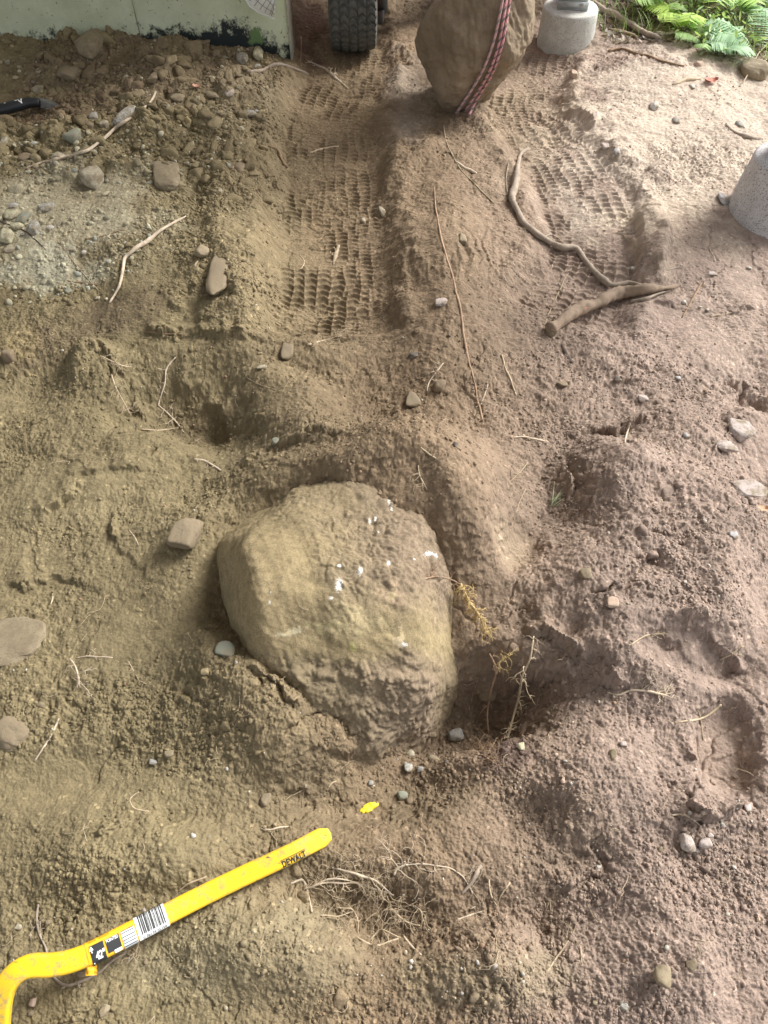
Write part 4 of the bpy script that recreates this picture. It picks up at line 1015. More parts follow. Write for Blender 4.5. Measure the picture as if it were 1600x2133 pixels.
RT = [
 ([(905, 390), (908, 440), (914, 490), (935, 560), (955, 640), (968, 710), (985, 790), (1005, 878)], [2, 3.5, 4, 5, 5, 4, 4], 'red', 'long thin root running down the ridge between the ruts', 10, .05),
 ([(925, 262), (930, 300), (955, 352), (990, 388), (1030, 425)], [2.5, 3, 2.5, 2], 'dim', 'thin forked root below the hanging boulder', 8, .05),
 ([(950, 338), (970, 352), (992, 362)], [5, 7, 5], 'light', 'short thick pale stick next to the thin forked root', 0, 0),
 ([(1045, 740), (1052, 770), (1064, 795), (1075, 824)], [4, 4, 3], 'pale', 'short wavy root on the slope right of the long thin root', 0, 0),
 ([(560, 306), (578, 308), (586, 330), (594, 346), (600, 350)], [5, 7, 6, 5], 'brown', 'hooked brown root beside the left rut', 0, 0),
 ([(515, 152), (545, 152), (565, 140), (590, 137), (618, 143), (643, 156)], [6, 8, 8, 7, 5], 'grey', 'bent grey root at the foot of the wall corner', 0, 0),
 ([(642, 128), (672, 146), (690, 158), (725, 186)], [3, 6, 6, 4], 'light', 'pale snapped stick lying at the head of the left rut', 4, .06),
 ([(626, 140), (627, 78)], [4, 3], 'brown', 'short upright twig beside the wall corner', 0, 0),
 ([(645, 320), (675, 312), (706, 305)], [3, 5, 3], 'tan2', 'small straight stick lying across the left rut', 0, 0),
 ([(705, 512), (700, 530), (694, 552)], [6, 8, 4], 'dim', 'gnarled stub of root poking from the tyre print', 6, .03),
 ([(624, 532), (638, 543), (632, 560), (618, 565)], [2, 2.5, 2], 'pale', 'tiny curled rootlet in the left rut', 0, 0),
 ([(305, 692), (340, 694), (380, 697)], [4, 4.5, 3], 'brown', 'straight brown twig lying on the earth shelf', 0, 0),
 ([(366, 745), (345, 770), (342, 800), (330, 845)], [2.5, 3.5, 3, 3], 'light', 'thin white rootlet hanging into the hollow', 5, .03),
 ([(330, 845), (348, 862), (368, 882), (382, 900)], [2.5, 3, 2], 'light', 'white rootlet forking in the floor of the hollow', 6, .04),
 ([(296, 896), (330, 900), (372, 892)], [3, 4, 3], 'pale', 'pale root crossing the front lip of the hollow', 0, 0),
 ([(405, 958), (428, 958), (442, 968), (460, 980)], [4, 4.5, 4], 'light', 'stubby white rootlet above the left of the central boulder', 5, .02),
 ([(515, 787), (540, 798), (574, 812)], [2, 2.5, 2], 'dim', 'faint rootlet on the slope below the earth shelf', 0, 0),
 ([(600, 815), (620, 812), (640, 806)], [2, 3, 2], 'dim', 'short rootlet stuck in the slope below the shelf', 0, 0),
 ([(640, 720), (665, 712), (690, 705), (712, 700)], [4, 3, 2, 2], 'pale', 'frayed root end at the foot of the left rut', 14, .07),
 ([(924, 757), (908, 778), (892, 798), (890, 815)], [3, 3, 2], 'light', 'white twig forked above the round brown cobble', 5, .03),
 ([(1016, 800), (1008, 822), (1000, 848)], [2, 2.5, 2], 'light', 'small white rootlet right of the long thin root', 4, .03),
 ([(876, 932), (892, 945), (908, 955)], [2, 3, 2], 'pale', 'small straw coloured splinter above the central boulder', 0, 0),
 ([(1070, 912), (1105, 911), (1142, 920)], [3, 6, 3], 'light', 'flat pale splinter of wood lying on the soil right of centre', 0, 0),
 ([(1300, 922), (1306, 900), (1313, 882)], [3, 4, 2], 'light', 'short white twig on the edge of the right mound', 3, .03),
 ([(1420, 662), (1440, 628), (1461, 590)], [3, 4, 3.5], 'brown', 'short straight stick below the thick branch', 0, 0),
 ([(1512, 262), (1535, 280), (1552, 289), (1588, 290)], [7, 9, 9, 5], 'grey', 'crooked grey stick above the near pier', 0, 0),
 ([(1352, 352), (1375, 335), (1396, 308)], [7, 6, 3], 'grey', 'broken twig standing at an angle on the sandy ground', 2, .04),
 ([(1130, 702), (1138, 660), (1150, 625), (1175, 580), (1195, 552)], [2, 3, 3, 2], 'dim', 'thin upright rootlet left of the thick branch', 5, .03),
 ([(1310, 585), (1330, 545), (1352, 560), (1380, 565), (1420, 556)], [2, 3, 3, 2], 'grey', 'fine root looping over the pale ground above the branch', 6, .04),
 ([(1480, 520), (1490, 540), (1488, 545)], [2, 3, 3], 'light', 'short white rootlet below the near pier', 0, 0),
 ([(1290, 480), (1340, 520), (1310, 560)], [2, 2, 2], 'dim', 'fine root along the rim of the right rut', 3, .04),
 ([(1480, 660), (1505, 655), (1530, 650)], [2, 3, 2], 'pale', 'pale rootlet lying on the mauve soil near the right edge', 3, .03),
 ([(160, 1372), (190, 1368), (235, 1370)], [3, 3.5, 2], 'light', 'straight pale rootlet above the forked white twig', 3, .02),
 ([(122, 1497), (112, 1520), (110, 1530), (90, 1560), (72, 1585)], [4, 4, 4, 3], 'light', 'curved pale root in the lower left plain', 0, 0),
 ([(110, 1232), (113, 1248), (104, 1262)], [3, 3.5, 2], 'pale', 'tiny bent rootlet in the upper left plain', 0, 0),
 ([(270, 1105), (285, 1125), (288, 1135)], [3, 3, 2], 'pale', 'small forked rootlet left of the squarish rock', 3, .03),
 ([(268, 1378), (276, 1390), (278, 1398)], [3, 3, 2], 'pale', 'small rootlet in the middle of the lower left plain', 4, .02),
 ([(290, 1650), (268, 1665), (280, 1688), (310, 1690)], [3, 3, 3, 2], 'pale', 'hook shaped rootlet on the cracked crust', 0, 0),
 ([(540, 1726), (560, 1730), (575, 1722), (603, 1722)], [2.5, 3.5, 3.5, 3], 'light', 'small wavy white rootlet above the tip of the yellow bar', 0, 0),
 ([(605, 1841), (634, 1832), (642, 1860), (650, 1900)], [4, 5, 5, 5], 'light', 'bare root bent at a right angle beside the root tangle', 0, 0),
 ([(840, 1948), (852, 1968), (878, 1990)], [4, 5, 3], 'light', 'thick white rootlet below the root tangle', 0, 0),
 ([(745, 1953), (770, 1965), (790, 1970), (830, 1955)], [3, 3.5, 3, 3], 'pale', 'pale root at the lower edge of the root tangle', 0, 0),
 ([(372, 1858), (392, 1842), (430, 1826)], [3, 4, 3], 'pale', 'thin root tucked behind the yellow bar', 0, 0),
 ([(700, 1628), (685, 1632), (682, 1648)], [2.5, 3, 2], 'pale', 'tiny bent rootlet above the yellow paint fleck', 0, 0),
 ([(110, 2033), (135, 2050), (150, 2052), (200, 2028), (245, 1995), (262, 1985)], [4, 6, 6, 6, 5], 'grey', 'grey root passing beneath the yellow bar', 2, .03),
 ([(80, 1885), (78, 1920), (84, 1955), (98, 1975), (98, 1990)], [4, 5, 5, 4], 'grey', 'grey root hanging down behind the bend of the yellow bar', 2, .04),
 ([(290, 1958), (280, 1985), (262, 2010)], [4, 3, 2], 'pale', 'bundle of fibres hanging under the sticker of the yellow bar', 6, .05),
 ([(1002, 1803), (985, 1832), (962, 1862)], [7, 9, 5], 'grey', 'flat grey stick right of the root tangle', 0, 0),
 ([(820, 1822), (826, 1808), (845, 1800), (890, 1802), (935, 1808), (965, 1828), (985, 1862)], [4, 3, 3, 3, 2], 'light', 'long fine root arching right from the root tangle', 16, .07),
 ([(1265, 1442), (1290, 1450), (1320, 1435), (1350, 1440), (1386, 1450)], [3, 4, 5, 5], 'light', 'pale forked root under the broken crust on the right', 8, .06),
 ([(1405, 1505), (1450, 1500), (1470, 1495), (1502, 1468)], [3, 4.5, 4, 4], 'pale', 'pale forked twig above the smooth boot print', 0, 0),
 ([(1455, 1480), (1462, 1510), (1465, 1542)], [3, 3.5, 3], 'dim', 'thin twig crossing down into the smooth boot print', 0, 0),
 ([(1500, 1374), (1525, 1360), (1550, 1340)], [3, 3, 2], 'pale', 'small fibres in the dark gap of the crust at the right edge', 8, .03),
 ([(1310, 1345), (1345, 1325), (1385, 1318)], [3, 3, 2], 'pale', 'thin root on the flat crust left of the gap', 3, .04),
 ([(1472, 1262), (1478, 1285)], [3, 3], 'light', 'tiny white splinter on the right mound', 0, 0),
 ([(1400, 1698), (1425, 1696), (1445, 1708), (1460, 1722)], [4, 4, 3, 2], 'light', 'short white root above the cluster of three stones', 3, .03),
 ([(1140, 2025), (1165, 1985), (1190, 1950), (1200, 1925)], [4, 4, 4, 2], 'dim', 'forked dusty twig near the bottom of the photo', 4, .05),
 ([(1190, 1950), (1210, 1972), (1212, 2010)], [3, 4, 3], 'dim', 'second limb of the dusty twig near the bottom', 0, 0),
 ([(1145, 1870), (1150, 1920), (1155, 1975)], [2.5, 2, 1.5], 'dim', 'very fine upright rootlet above the forked dusty twig', 5, .03),
 ([(1018, 1832), (1022, 1862), (1035, 1888)], [3, 3, 2], 'pale', 'left one of two rootlets meeting in a V', 0, 0),
 ([(1062, 1838), (1045, 1862), (1035, 1888)], [2.5, 3, 2], 'pale', 'right one of two rootlets meeting in a V', 0, 0),
 ([(950, 1918), (975, 1908), (1005, 1898)], [3, 3.5, 2], 'light', 'pale root on the slope right of the root tangle', 6, .04),
 ([(872, 970), (876, 992), (890, 1020)], [3, 3, 2], 'pale', 'small branched rootlet on top of the central boulder', 6, .04),
 ([(1100, 965), (1085, 985), (1060, 1005)], [2.5, 2.5, 2], 'dim', 'spray of fine fibres right of the boulder top', 12, .07),
 ([(1095, 1020), (1078, 1055), (1065, 1100)], [2.5, 2.5, 1.5], 'dim', 'fine fibres trailing down towards the smooth patch', 5, .05),
 ([(180, 285), (215, 270)], [2, 2], 'dim', 'fine fibre beside the tilted grey green stone', 2, .04),
 ([(120, 500), (165, 560), (205, 605)], [2, 2.5, 2], 'dim', 'thin dark fibre trailing through the pale patch', 3, .05),
 ([(0, 460), (40, 478), (75, 500), (95, 520)], [3, 3, 3, 2], 'black', 'dark twig lying over the gravelly stones', 2, .04),
 ([(140, 586), (175, 588), (205, 594)], [3, 3, 2], 'brown', 'short brown twig in the pale patch', 0, 0),
 ([(178, 498), (225, 488), (260, 478)], [3, 3, 2], 'brown', 'slim brown twig across the top of the pale patch', 0, 0),
 ([(405, 555), (415, 540), (418, 530)], [4, 3, 2], 'pale', 'small pale splinter at the notch under the kinked root', 0, 0),
 ([(440, 395), (465, 425), (478, 442)], [3, 2.5, 2], 'pale', 'thin fibre beside the two pale pebbles', 0, 0),
 ([(480, 355), (490, 342), (503, 333)], [2.5, 2.5, 2], 'pale', 'bent rootlet over the square brown stone', 0, 0),
 ([(885, 1206), (915, 1200), (945, 1208), (965, 1222)], [2, 4, 4, 3], 'red', 'reddish root leading to the golden root ball', 8, .05),
]
RM['tan2'] = RM['pale']
for pts, wd, stl, lab, hr, hl in RT:
    twig = ('twig' in lab or 'stick' in lab or 'splinter' in lab)
    nm = ('twig' if 'twig' in lab else 'stick' if 'stick' in lab else 'splinter') if twig else 'root'
    lf = .9
    root(pts, wd, stl, lab, name=nm, cat=nm, lift=lf, hair=hr, hairL=hl)

# upright roots in the pit, the golden ball, the big tangle, hollow roots, forked twig
def tree_root(pts3, wpx, style, label, hair, hairL, hs=None, name='root', lev=1):
    """pts: (px, py, height above soil hit)"""
    q = np.array([p[:2] for p in pts3], float); hgt = np.array([p[2] for p in pts3])
    qq = px_path(q, 6, 1.0, int(q[0, 0])); P = hit(qq[:, 0], qq[:, 1])
    hh = np.interp(np.linspace(0, 1, len(P)), np.linspace(0, 1, len(hgt)), hgt)
    d = ray(qq[:, 0], qq[:, 1]); d /= np.linalg.norm(d, axis=1)[:, None]
    P = smooth_path(P, 4) - d * (hh / -d[:, 2])[:, None]
    w_ = np.interp(np.linspace(0, 1, len(P)), np.linspace(0, 1, len(wpx)), wpx); r = w_ / (F / depth_of(P)) / 2
    mb = MB(); mb.tube(P, r, 7); base = P[0].copy(); e = empty(name, base, 0, label, 'root')
    mesh_arr('main_root', np.vstack(mb.v) - base, [np.vstack(mb.f3), np.vstack(mb.f4)], RM[style], e)
    rg = np.random.default_rng(int(q[0, 1])); m3 = MB()
    for _ in range(hair):
        i = rg.integers(1, len(P) - 1); t = P[i + 1] - P[i - 1]; t /= np.linalg.norm(t) + 1e-9
        v = np.cross(t, rg.normal(size=3)); v /= np.linalg.norm(v); v = v + t * rg.uniform(-.3, .9)
        fibres(m3, P[i], v, hairL * rg.uniform(.4, 1.3), r[i] * .5, rg, lev, .6, 7, 3)
    V = np.vstack(m3.v) - base
    mesh_arr('root_hairs', V, [np.vstack(m3.f4)], RM[hs or style], e)
    return e
tree_root([(1055, 1545, .0), (1068, 1500, .03), (1082, 1450, .05), (1090, 1400, .06), (1105, 1372, .06), (1112, 1325, .05)], [4, 5, 5, 4, 3], 'pale', 'right one of two slender roots standing in the pit, with many side hairs', 26, .05)
tree_root([(1017, 1528, .0), (1016, 1490, .03), (1024, 1440, .05), (1038, 1395, .05), (1020, 1362, .04)], [3.5, 4, 4, 3], 'red', 'left one of two slender roots standing in the pit', 10, .045)
tree_root([(1030, 1390, .04), (1050, 1370, .05), (1068, 1362, .04)], [2.5, 2.5, 2], 'gold', 'small tuft of fibres between the two slender roots', 14, .04)
tree_root([(960, 1215, .02), (972, 1240, .03), (985, 1262, .04), (1000, 1285, .04), (1012, 1320, .03)], [4, 4, 4, 4, 3], 'gold', 'fuzzy golden root ball right of the central boulder', 90, .036, 'gold', lev=2)
tree_root([(1030, 1560, .0), (1010, 1545, .01), (990, 1560, .01), (1030, 1590, .01)], [3, 3, 3], 'brown', 'matted dark fibres at the bottom of the pit', 60, .05, 'brown')
tree_root([(210, 742, .01), (235, 752, .02), (258, 763, .02), (275, 765, .01)], [2.5, 3, 3, 2], 'pale', 'pale fibres overhanging the left side of the hollow', 12, .05)
tree_root([(232, 780, .01), (245, 815, .03), (258, 835, .03), (272, 865, .01)], [3, 4, 3, 2.5], 'pale', 'drooping root with side hairs inside the hollow', 16, .045)
tree_root([(166, 1432, .0), (162, 1405, .015), (158, 1385, .02), (145, 1372, .015)], [4, 4, 3, 3], 'light', 'forked white twig standing in the lower left plain', 8, .05, name='twig')
# the tangle
rg = np.random.default_rng(5); base = hit(760, 1890)[0]; e = empty('root_tangle', base, 0, 'wide tangle of pale branching roots lying right of the yellow bar', 'root tangle')
mains = [([(632, 1852), (680, 1845), (730, 1848), (790, 1858), (820, 1865)], [3, 4, 4, 3]), ([(690, 1808), (720, 1815), (770, 1835), (815, 1862)], [4, 5, 4, 3]), ([(650, 1850), (672, 1836), (700, 1832), (735, 1840), (770, 1858)], [3, 3.5, 3, 2]),
         ([(805, 1862), (815, 1888), (835, 1912), (855, 1925), (875, 1928)], [3, 3.5, 3, 2]), ([(700, 1812), (725, 1835), (760, 1845), (800, 1870)], [2.5, 3, 3, 2]), ([(660, 1905), (700, 1905), (740, 1898)], [2, 3, 2]), ([(770, 1958), (795, 1935), (815, 1945), (840, 1955)], [3, 3, 2.5, 2]),
         ([(745, 1945), (750, 1920), (735, 1895), (700, 1890)], [2, 3, 2.5, 2]), ([(860, 1885), (882, 1905), (878, 1928)], [2, 2.5, 2])]
for k_, (mp, mw) in enumerate(mains):
    P, r = root_path(mp, mw, 1.2, 200 + k_, 2.0, .012); m = MB(); m.tube(P, r, 6)
    mesh_arr('main_root', np.vstack(m.v) - base, [np.vstack(m.f3), np.vstack(m.f4)], RM['light' if k_ < 3 else 'pale'], e)
    m3 = MB()
    for _ in range(16 if k_ < 5 else 8):
        i = rg.integers(1, len(P) - 1); t = P[i + 1] - P[i - 1]; t /= np.linalg.norm(t) + 1e-9
        a = rg.choice([-1, 1]) * rg.uniform(.4, 1.4); c, s = math.cos(a), math.sin(a)
        fibres(m3, P[i], np.array([t[0] * c - t[1] * s, t[0] * s + t[1] * c, rg.normal() * .35]), rg.uniform(.025, .075), r[i] * .45, rg, 2, .35, 8, 3)
    mesh_arr('root_hairs', np.vstack(m3.v) - base, [np.vstack(m3.f4)], RM['pale'], e)
# loose fibres everywhere
m3 = MB(); rg = np.random.default_rng(15)
qx_ = rg.uniform(-200, 1800, 420); qy_ = rg.uniform(130, 2200, 420); Pq = on_plane(qx_, qy_)
for i in range(len(qx_)):
    x, y = Pq[i, 0], Pq[i, 1]
    if rg.random() > .35 + .5 * grid_s(rough, x, y): continue
    a = rg.uniform(0, 6.28); fibres(m3, np.array([x, y, ztop(x, y) + .001]), np.array([math.cos(a), math.sin(a), .1]), rg.uniform(.015, .07), rg.uniform(.0004, .0009), rg, int(rg.random() < .3), .25, 7, 2)
o = m3.build('loose_fibres', RM['pale']); tag(o, 'fine broken root fibres strewn over the earth', kind='stuff')

# dry grass tufts right of the boulder
mb = MB(); rg = np.random.default_rng(2); base = hit(1150, 1050)[0]
for i in range(9):
    a = R(rg.uniform(15, 80)); L = rg.uniform(.05, .09); t = np.linspace(0, 1, 7)[:, None]
    mb.tube(base + np.array([-.01 * i * 0 + rg.uniform(-.012, .012), rg.uniform(-.012, .012), .003]) + t * np.array([math.cos(a), math.sin(a), .35]) * L + (t ** 2) * np.array([0, 0, -.02]), np.linspace(.0016, .0005, 7), 4, flat=.4)
o = mb.build('grass_tuft', plain('dry_grass', (.27, .29, .17), .7, 0, .3, 40), loc=base); tag(o, 'small tuft of greyish green grass blades on the slope right of the boulder', 'grass tuft')

# ------------------------------------------------------------------ yellow paint fleck
m, nt, bs = new_mat('yellow_paint'); bs.inputs['Base Color'].default_value = (.85, .62, .02, 1); bs.inputs['Roughness'].default_value = .6
q = []; c0 = np.array([768.0, 1682.0]); ax = np.array([math.cos(R(-25)), math.sin(R(-25))]); bx_ = np.array([-ax[1], ax[0]])
for i in range(64):
    a = i / 64 * 2 * np.pi; rr = (1 + .22 * perlin(np.array([a * 1.3]), np.array([.5]), 3)[0] + .12 * perlin(np.array([a * 4.0]), np.array([2.5]), 4)[0])
    q.append(c0 + ax * math.cos(a) * 20 * rr + bx_ * math.sin(a) * 8.5 * rr)
q = np.array(q); rings = [q * t + c0 * (1 - t) for t in (1, .8, .6, .4, .2)]
PP = np.vstack([hit(rq[:, 0], rq[:, 1]) for rq in rings] + [hit(c0[0], c0[1])])
n = 64; f4 = []; f3 = []
for k_ in range(4):
    for i in range(n): f4.append([k_ * n + i, k_ * n + (i + 1) % n, (k_ + 1) * n + (i + 1) % n, (k_ + 1) * n + i])
for i in range(n): f3.append([4 * n + i, 4 * n + (i + 1) % n, 5 * n])
top = PP.copy(); top[:, 2] += .003 + .001 * np.random.default_rng(3).random(len(PP)); top[:n, 2] -= .002
low = PP.copy(); low[:, 2] -= .002; N1 = len(PP)
V = np.vstack([top, low]); f4b = [[a + N1 for a in f[::-1]] for f in f4]; f3b = [[a + N1 for a in f[::-1]] for f in f3]
rim = [[i, (i + 1) % n, N1 + (i + 1) % n, N1 + i][::-1] for i in range(n)]
o = mesh_arr('paint_fleck', V - PP[-1], [np.array(f4 + f4b + rim), np.array(f3 + f3b)], m, loc=PP[-1]); tag(o, 'bright yellow fleck of marking paint on the soil above the bar tip', 'paint mark')

# ------------------------------------------------------------------ yellow wrecking bar
M_YEL, nt, bs = new_mat('yellow_enamel')
tc = N(nt, 'ShaderNodeTexCoord'); n1 = N(nt, 'ShaderNodeTexNoise', Scale=38.0, Detail=6.0, Roughness=.75); nt.links.new(tc.outputs['Object'], n1.inputs['Vector'])
cr = N(nt, 'ShaderNodeValToRGB'); cr.color_ramp.elements[0].position = .36; cr.color_ramp.elements[0].color = (.40, .30, .10, 1); cr.color_ramp.elements[1].position = .50; cr.color_ramp.elements[1].color = (.78, .49, .02, 1)
nt.links.new(n1.outputs[0], cr.inputs[0])
n2 = N(nt, 'ShaderNodeTexNoise', Scale=140.0, Detail=3.0); mp_ = N(nt, 'ShaderNodeMapping'); mp_.inputs['Scale'].default_value = (.25, 1.4, 1); mp_.inputs['Rotation'].default_value = (0, 0, R(-25))
nt.links.new(tc.outputs['Object'], mp_.inputs[0]); nt.links.new(mp_.outputs[0], n2.inputs['Vector'])
c2 = N(nt, 'ShaderNodeValToRGB'); c2.color_ramp.elements[0].position = .70; c2.color_ramp.elements[0].color = (0, 0, 0, 1); c2.color_ramp.elements[1].position = .74
mx = N(nt, 'ShaderNodeMixRGB'); nt.links.new(n2.outputs[0], c2.inputs[0]); nt.links.new(c2.outputs[0], mx.inputs[0]); nt.links.new(cr.outputs[0], mx.inputs[1]); mx.inputs[2].default_value = (.12, .10, .06, 1)
nt.links.new(mx.outputs[0], bs.inputs['Base Color']); bs.inputs['Roughness'].default_value = .38; bump(nt, bs, [(120, .12, 'n')], .0008)
KEY = [(687, 1737, .018), (664, 1748, .020), (600, 1781, .026), (500, 1828, .036), (400, 1877, .050), (300, 1929, .070), (200, 1980, .092), (150, 2001, .100), (105, 2010, .108), (62, 2012, .116), (30, 2030, .118), (8, 2062, .112), (-2, 2110, .095), (-4, 2180, .06), (-2, 2260, .02)]
zb = hitn(np.array([k[0] for k in KEY[:3]]), np.array([k[1] for k in KEY[:3]]))[:, 2].mean()
kp = np.array([on_plane(k[0], k[1], zb + k[2]) for k in KEY])
def catm(P, n=14):
    pp = [2 * P[0] - P[1]] + list(P) + [2 * P[-1] - P[-2]]; o_ = []
    for i in range(1, len(pp) - 2):
        for t in np.linspace(0, 1, n, endpoint=False):
            a, b, c, d = pp[i - 1], pp[i], pp[i + 1], pp[i + 2]
            o_.append(.5 * ((2 * b) + (c - a) * t + (2 * a - 5 * b + 4 * c - d) * t * t + (3 * b - a - 3 * c + d) * t ** 3))
    o_.append(pp[-2]); return np.array(o_)
cl_ = catm(kp); sl_ = np.concatenate([[0], np.cumsum(np.linalg.norm(np.diff(cl_, axis=0), axis=1))])
BT = np.gradient(cl_, axis=0); BT /= np.linalg.norm(BT, axis=1)[:, None]
face = np.array([.10, -.22, 1.0]); face /= np.linalg.norm(face)
BS = np.cross(face[None], BT); BS /= np.linalg.norm(BS, axis=1)[:, None]; BN = np.cross(BT, BS)
if BN[0, 2] < 0: BS, BN = -BS, -BN
HW, HT = .0185, .011
def frame_at(s):
    f = lambda A: np.stack([np.interp(s, sl_, A[:, i]) for i in range(3)], -1)
    return f(cl_), f(BS), f(BN)
def bar_pt(s, a, off=0.0):
    """s along, a across the upper surface in metres (girth coordinate, 0 = middle of the broad face, + towards the lower side in the picture)"""
    c, S_, N_ = frame_at(s)
    rc = .006; fl = HW - rc
    a = np.asarray(a, float); aa = np.abs(a); sg = np.sign(a)
    ang = np.clip((aa - fl) / rc, 0, np.pi / 2); rest = np.maximum(0, aa - fl - rc * np.pi / 2)
    xs_ = np.where(aa < fl, aa, fl + (rc + off) * np.sin(ang)); zs_ = HT - rc + (rc + off) * np.cos(ang) - rest
    xs_ = np.where(aa < fl, aa, xs_)
    return c + S_ * (sg * xs_)[..., None] * SGN + N_ * zs_[..., None]
# side sign: +a is the lower picture side
t0 = cl_[60] + BS[60] * .02; SGN = 1 if proj(t0)[1] > proj(cl_[60])[1] else -1
sec = []
rc = .006
for (sx, sz, a0) in ((1, 1, 0), (-1, 1, 90), (-1, -1, 180), (1, -1, 270)):
    for a in np.linspace(0, 90, 6): sec.append((sx * (HW - rc) + rc * math.cos(R(a0 + a)), sz * (HT - rc) + rc * math.sin(R(a0 + a))))
sec = np.array(sec); ns = len(sec); Vb = []
for i in range(len(cl_)):
    s = sl_[i]; thin = .28 + .72 * min(1, s / .09); wid = min(1, .62 + .38 * min(1, s / .018)) * (1 if s > .03 else 1)
    Vb.append(cl_[i] + BS[i] * (sec[:, 0] * wid)[:, None] + (BN[i] * (sec[:, 1] * thin)[:, None]))
Vb = np.vstack(Vb); n_ = len(cl_)
i_ = np.arange(n_ - 1)[:, None] * ns; j_ = np.arange(ns)[None]; j2 = (j_ + 1) % ns
Fb = np.stack([i_ + j_, i_ + j2, i_ + ns + j2, i_ + ns + j_], -1).reshape(-1, 4)
Vb = np.vstack([Vb, cl_[0] - BT[0] * .003, cl_[-1]]); caps = [[n_ * ns, (j + 1) % ns, j] for j in range(ns)] + [[n_ * ns + 1, (n_ - 1) * ns + j, (n_ - 1) * ns + (j + 1) % ns] for j in range(ns)]
bar = empty('wrecking_bar', cl_[60], 0, 'yellow steel wrecking bar with a curved neck, lying at the lower left', 'wrecking bar')
bl = cl_[60]
mesh_arr('shaft', Vb - bl, [Fb, np.array(caps)], M_YEL, bar)
def s_at(px):   # arc length where the centre line shows at pixel column px
    u_, v_ = proj(cl_); k_ = np.argsort(u_[:170]); return float(np.interp(px, u_[:170][k_], sl_[:170][k_]))
def patch(name, s0, s1, a0, a1, off, mat, parent=bar, skew=0.0):
    """skew: shift along s per metre across"""
    ns_, na = max(3, int(abs(s1 - s0) / .003) + 2), 14
    s_, a_ = np.meshgrid(np.linspace(s0, s1, ns_), np.linspace(a0, a1, na), indexing='ij')
    P = bar_pt((s_ + skew * a_).ravel(), a_.ravel(), off); c, S_, N_ = frame_at((s_).ravel())
    d = P - c; d -= 0; nrm = N_ * 1.0 + S_ * 0
    P = P + (d / np.linalg.norm(d, axis=1)[:, None]) * off
    i = np.arange(ns_ - 1)[:, None] * na + np.arange(na - 1)[None]
    q = np.stack([i, i + na, i + na + 1, i + 1], -1).reshape(-1, 4)
    return mesh_arr(name, P - bl, q, mat, parent)
M_STK = plain('sticker_orange', (.86, .46, .02), .35, 0, .06, 20)
M_WHT = plain('label_white', (.80, .82, .82), .4, 0, .05, 30)
M_BLK = plain('label_black', (.02, .022, .025), .4, 0, .1, 30)
M_GRY = plain('label_grey', (.50, .54, .56), .4, 0, .15, 60)
A0, A1 = -.026, .0235
sA, sB = s_at(182), s_at(348)
stk = patch('sticker', sA, sB, A0, A1, .0004, M_STK)
lab = lambda nm, p0, p1, a0, a1, off, mat, sk=0.: patch(nm, s_at(p0), s_at(p1), a0, a1, off, mat, bar, sk)
bcp = lab('barcode_label', 284, 346, -.024, .020, .0009, M_WHT)
def strips(name, p0, p1, a0, a1, pat, off, mat, parent):
    s0, s1 = s_at(p0), s_at(p1); V = []; Fq = []; k = 0; na = 10
    for (t0_, t1_) in pat:
        a_ = np.linspace(a0, a1, na)
        A = bar_pt(np.full(na, s0 + (s1 - s0) * t0_), a_, off); B = bar_pt(np.full(na, s0 + (s1 - s0) * t1_), a_, off)
        for Q, tq in ((A, t0_), (B, t1_)):
            c = frame_at(np.full(na, s0 + (s1 - s0) * tq))[0]; d = Q - c; Q += d / np.linalg.norm(d, axis=1)[:, None] * off
        V += [A, B]
        for i in range(na - 1): Fq.append([k + i, k + i + 1, k + na + i + 1, k + na + i])
        k += 2 * na
    return mesh_arr(name, np.vstack(V) - bl, np.array(Fq), mat, parent)
rg = np.random.default_rng(4); t = .12; pat = []
while t < .93:
    w_ = rg.choice([.012, .022, .034]); pat.append((t, t + w_)); t += w_ + rg.choice([.014, .022, .032])
strips('barcode_lines', 284, 346, -.023, .011, pat, .0014, M_BLK, bcp)
def text_on_bar(txt, p0, p1, amid, hgt, off, mat, parent, name, shear=0.0, flip=False, bold=0.0, weight=1.0):
    cu = bpy.data.curves.new(name, 'FONT'); cu.body = txt; cu.size = 1; cu.align_x = 'LEFT'; cu.shear = shear; cu.offset = bold
    to = bpy.data.objects.new(name, cu); COL.objects.link(to)
    dg = bpy.context.evaluated_depsgraph_get(); me = bpy.data.meshes.new_from_object(to.evaluated_get(dg))
    n = len(me.vertices); V = np.zeros(n * 3); me.vertices.foreach_get('co', V); V = V.reshape(-1, 3)
    fc = [list(p.vertices) for p in me.polygons]; bpy.data.objects.remove(to); bpy.data.curves.remove(cu); bpy.data.meshes.remove(me)
    V[:, 0] -= V[:, 0].min(); V[:, 0] /= V[:, 0].max(); V[:, 1] -= V[:, 1].min(); V[:, 1] /= V[:, 1].max()
    s0, s1 = s_at(p0), s_at(p1); s_ = s0 + (s1 - s0) * V[:, 0]; a_ = amid + hgt / 2 - V[:, 1] * hgt
    P = bar_pt(s_, a_, off); c = frame_at(s_)[0]; d = P - c; P += d / np.linalg.norm(d, axis=1)[:, None] * off
    me = bpy.data.meshes.new(name); me.from_pydata((P - bl).tolist(), [], fc); me.materials.append(mat)
    o = bpy.data.objects.new(name, me); COL.objects.link(o); o.parent = parent; return o
text_on_bar('0 76174 55154', 292, 340, .0155, .0045, .0014, M_BLK, bcp, 'barcode_digits')
gp = lab('small_print_label', 253, 281, -.009, .0225, .0009, M_GRY)
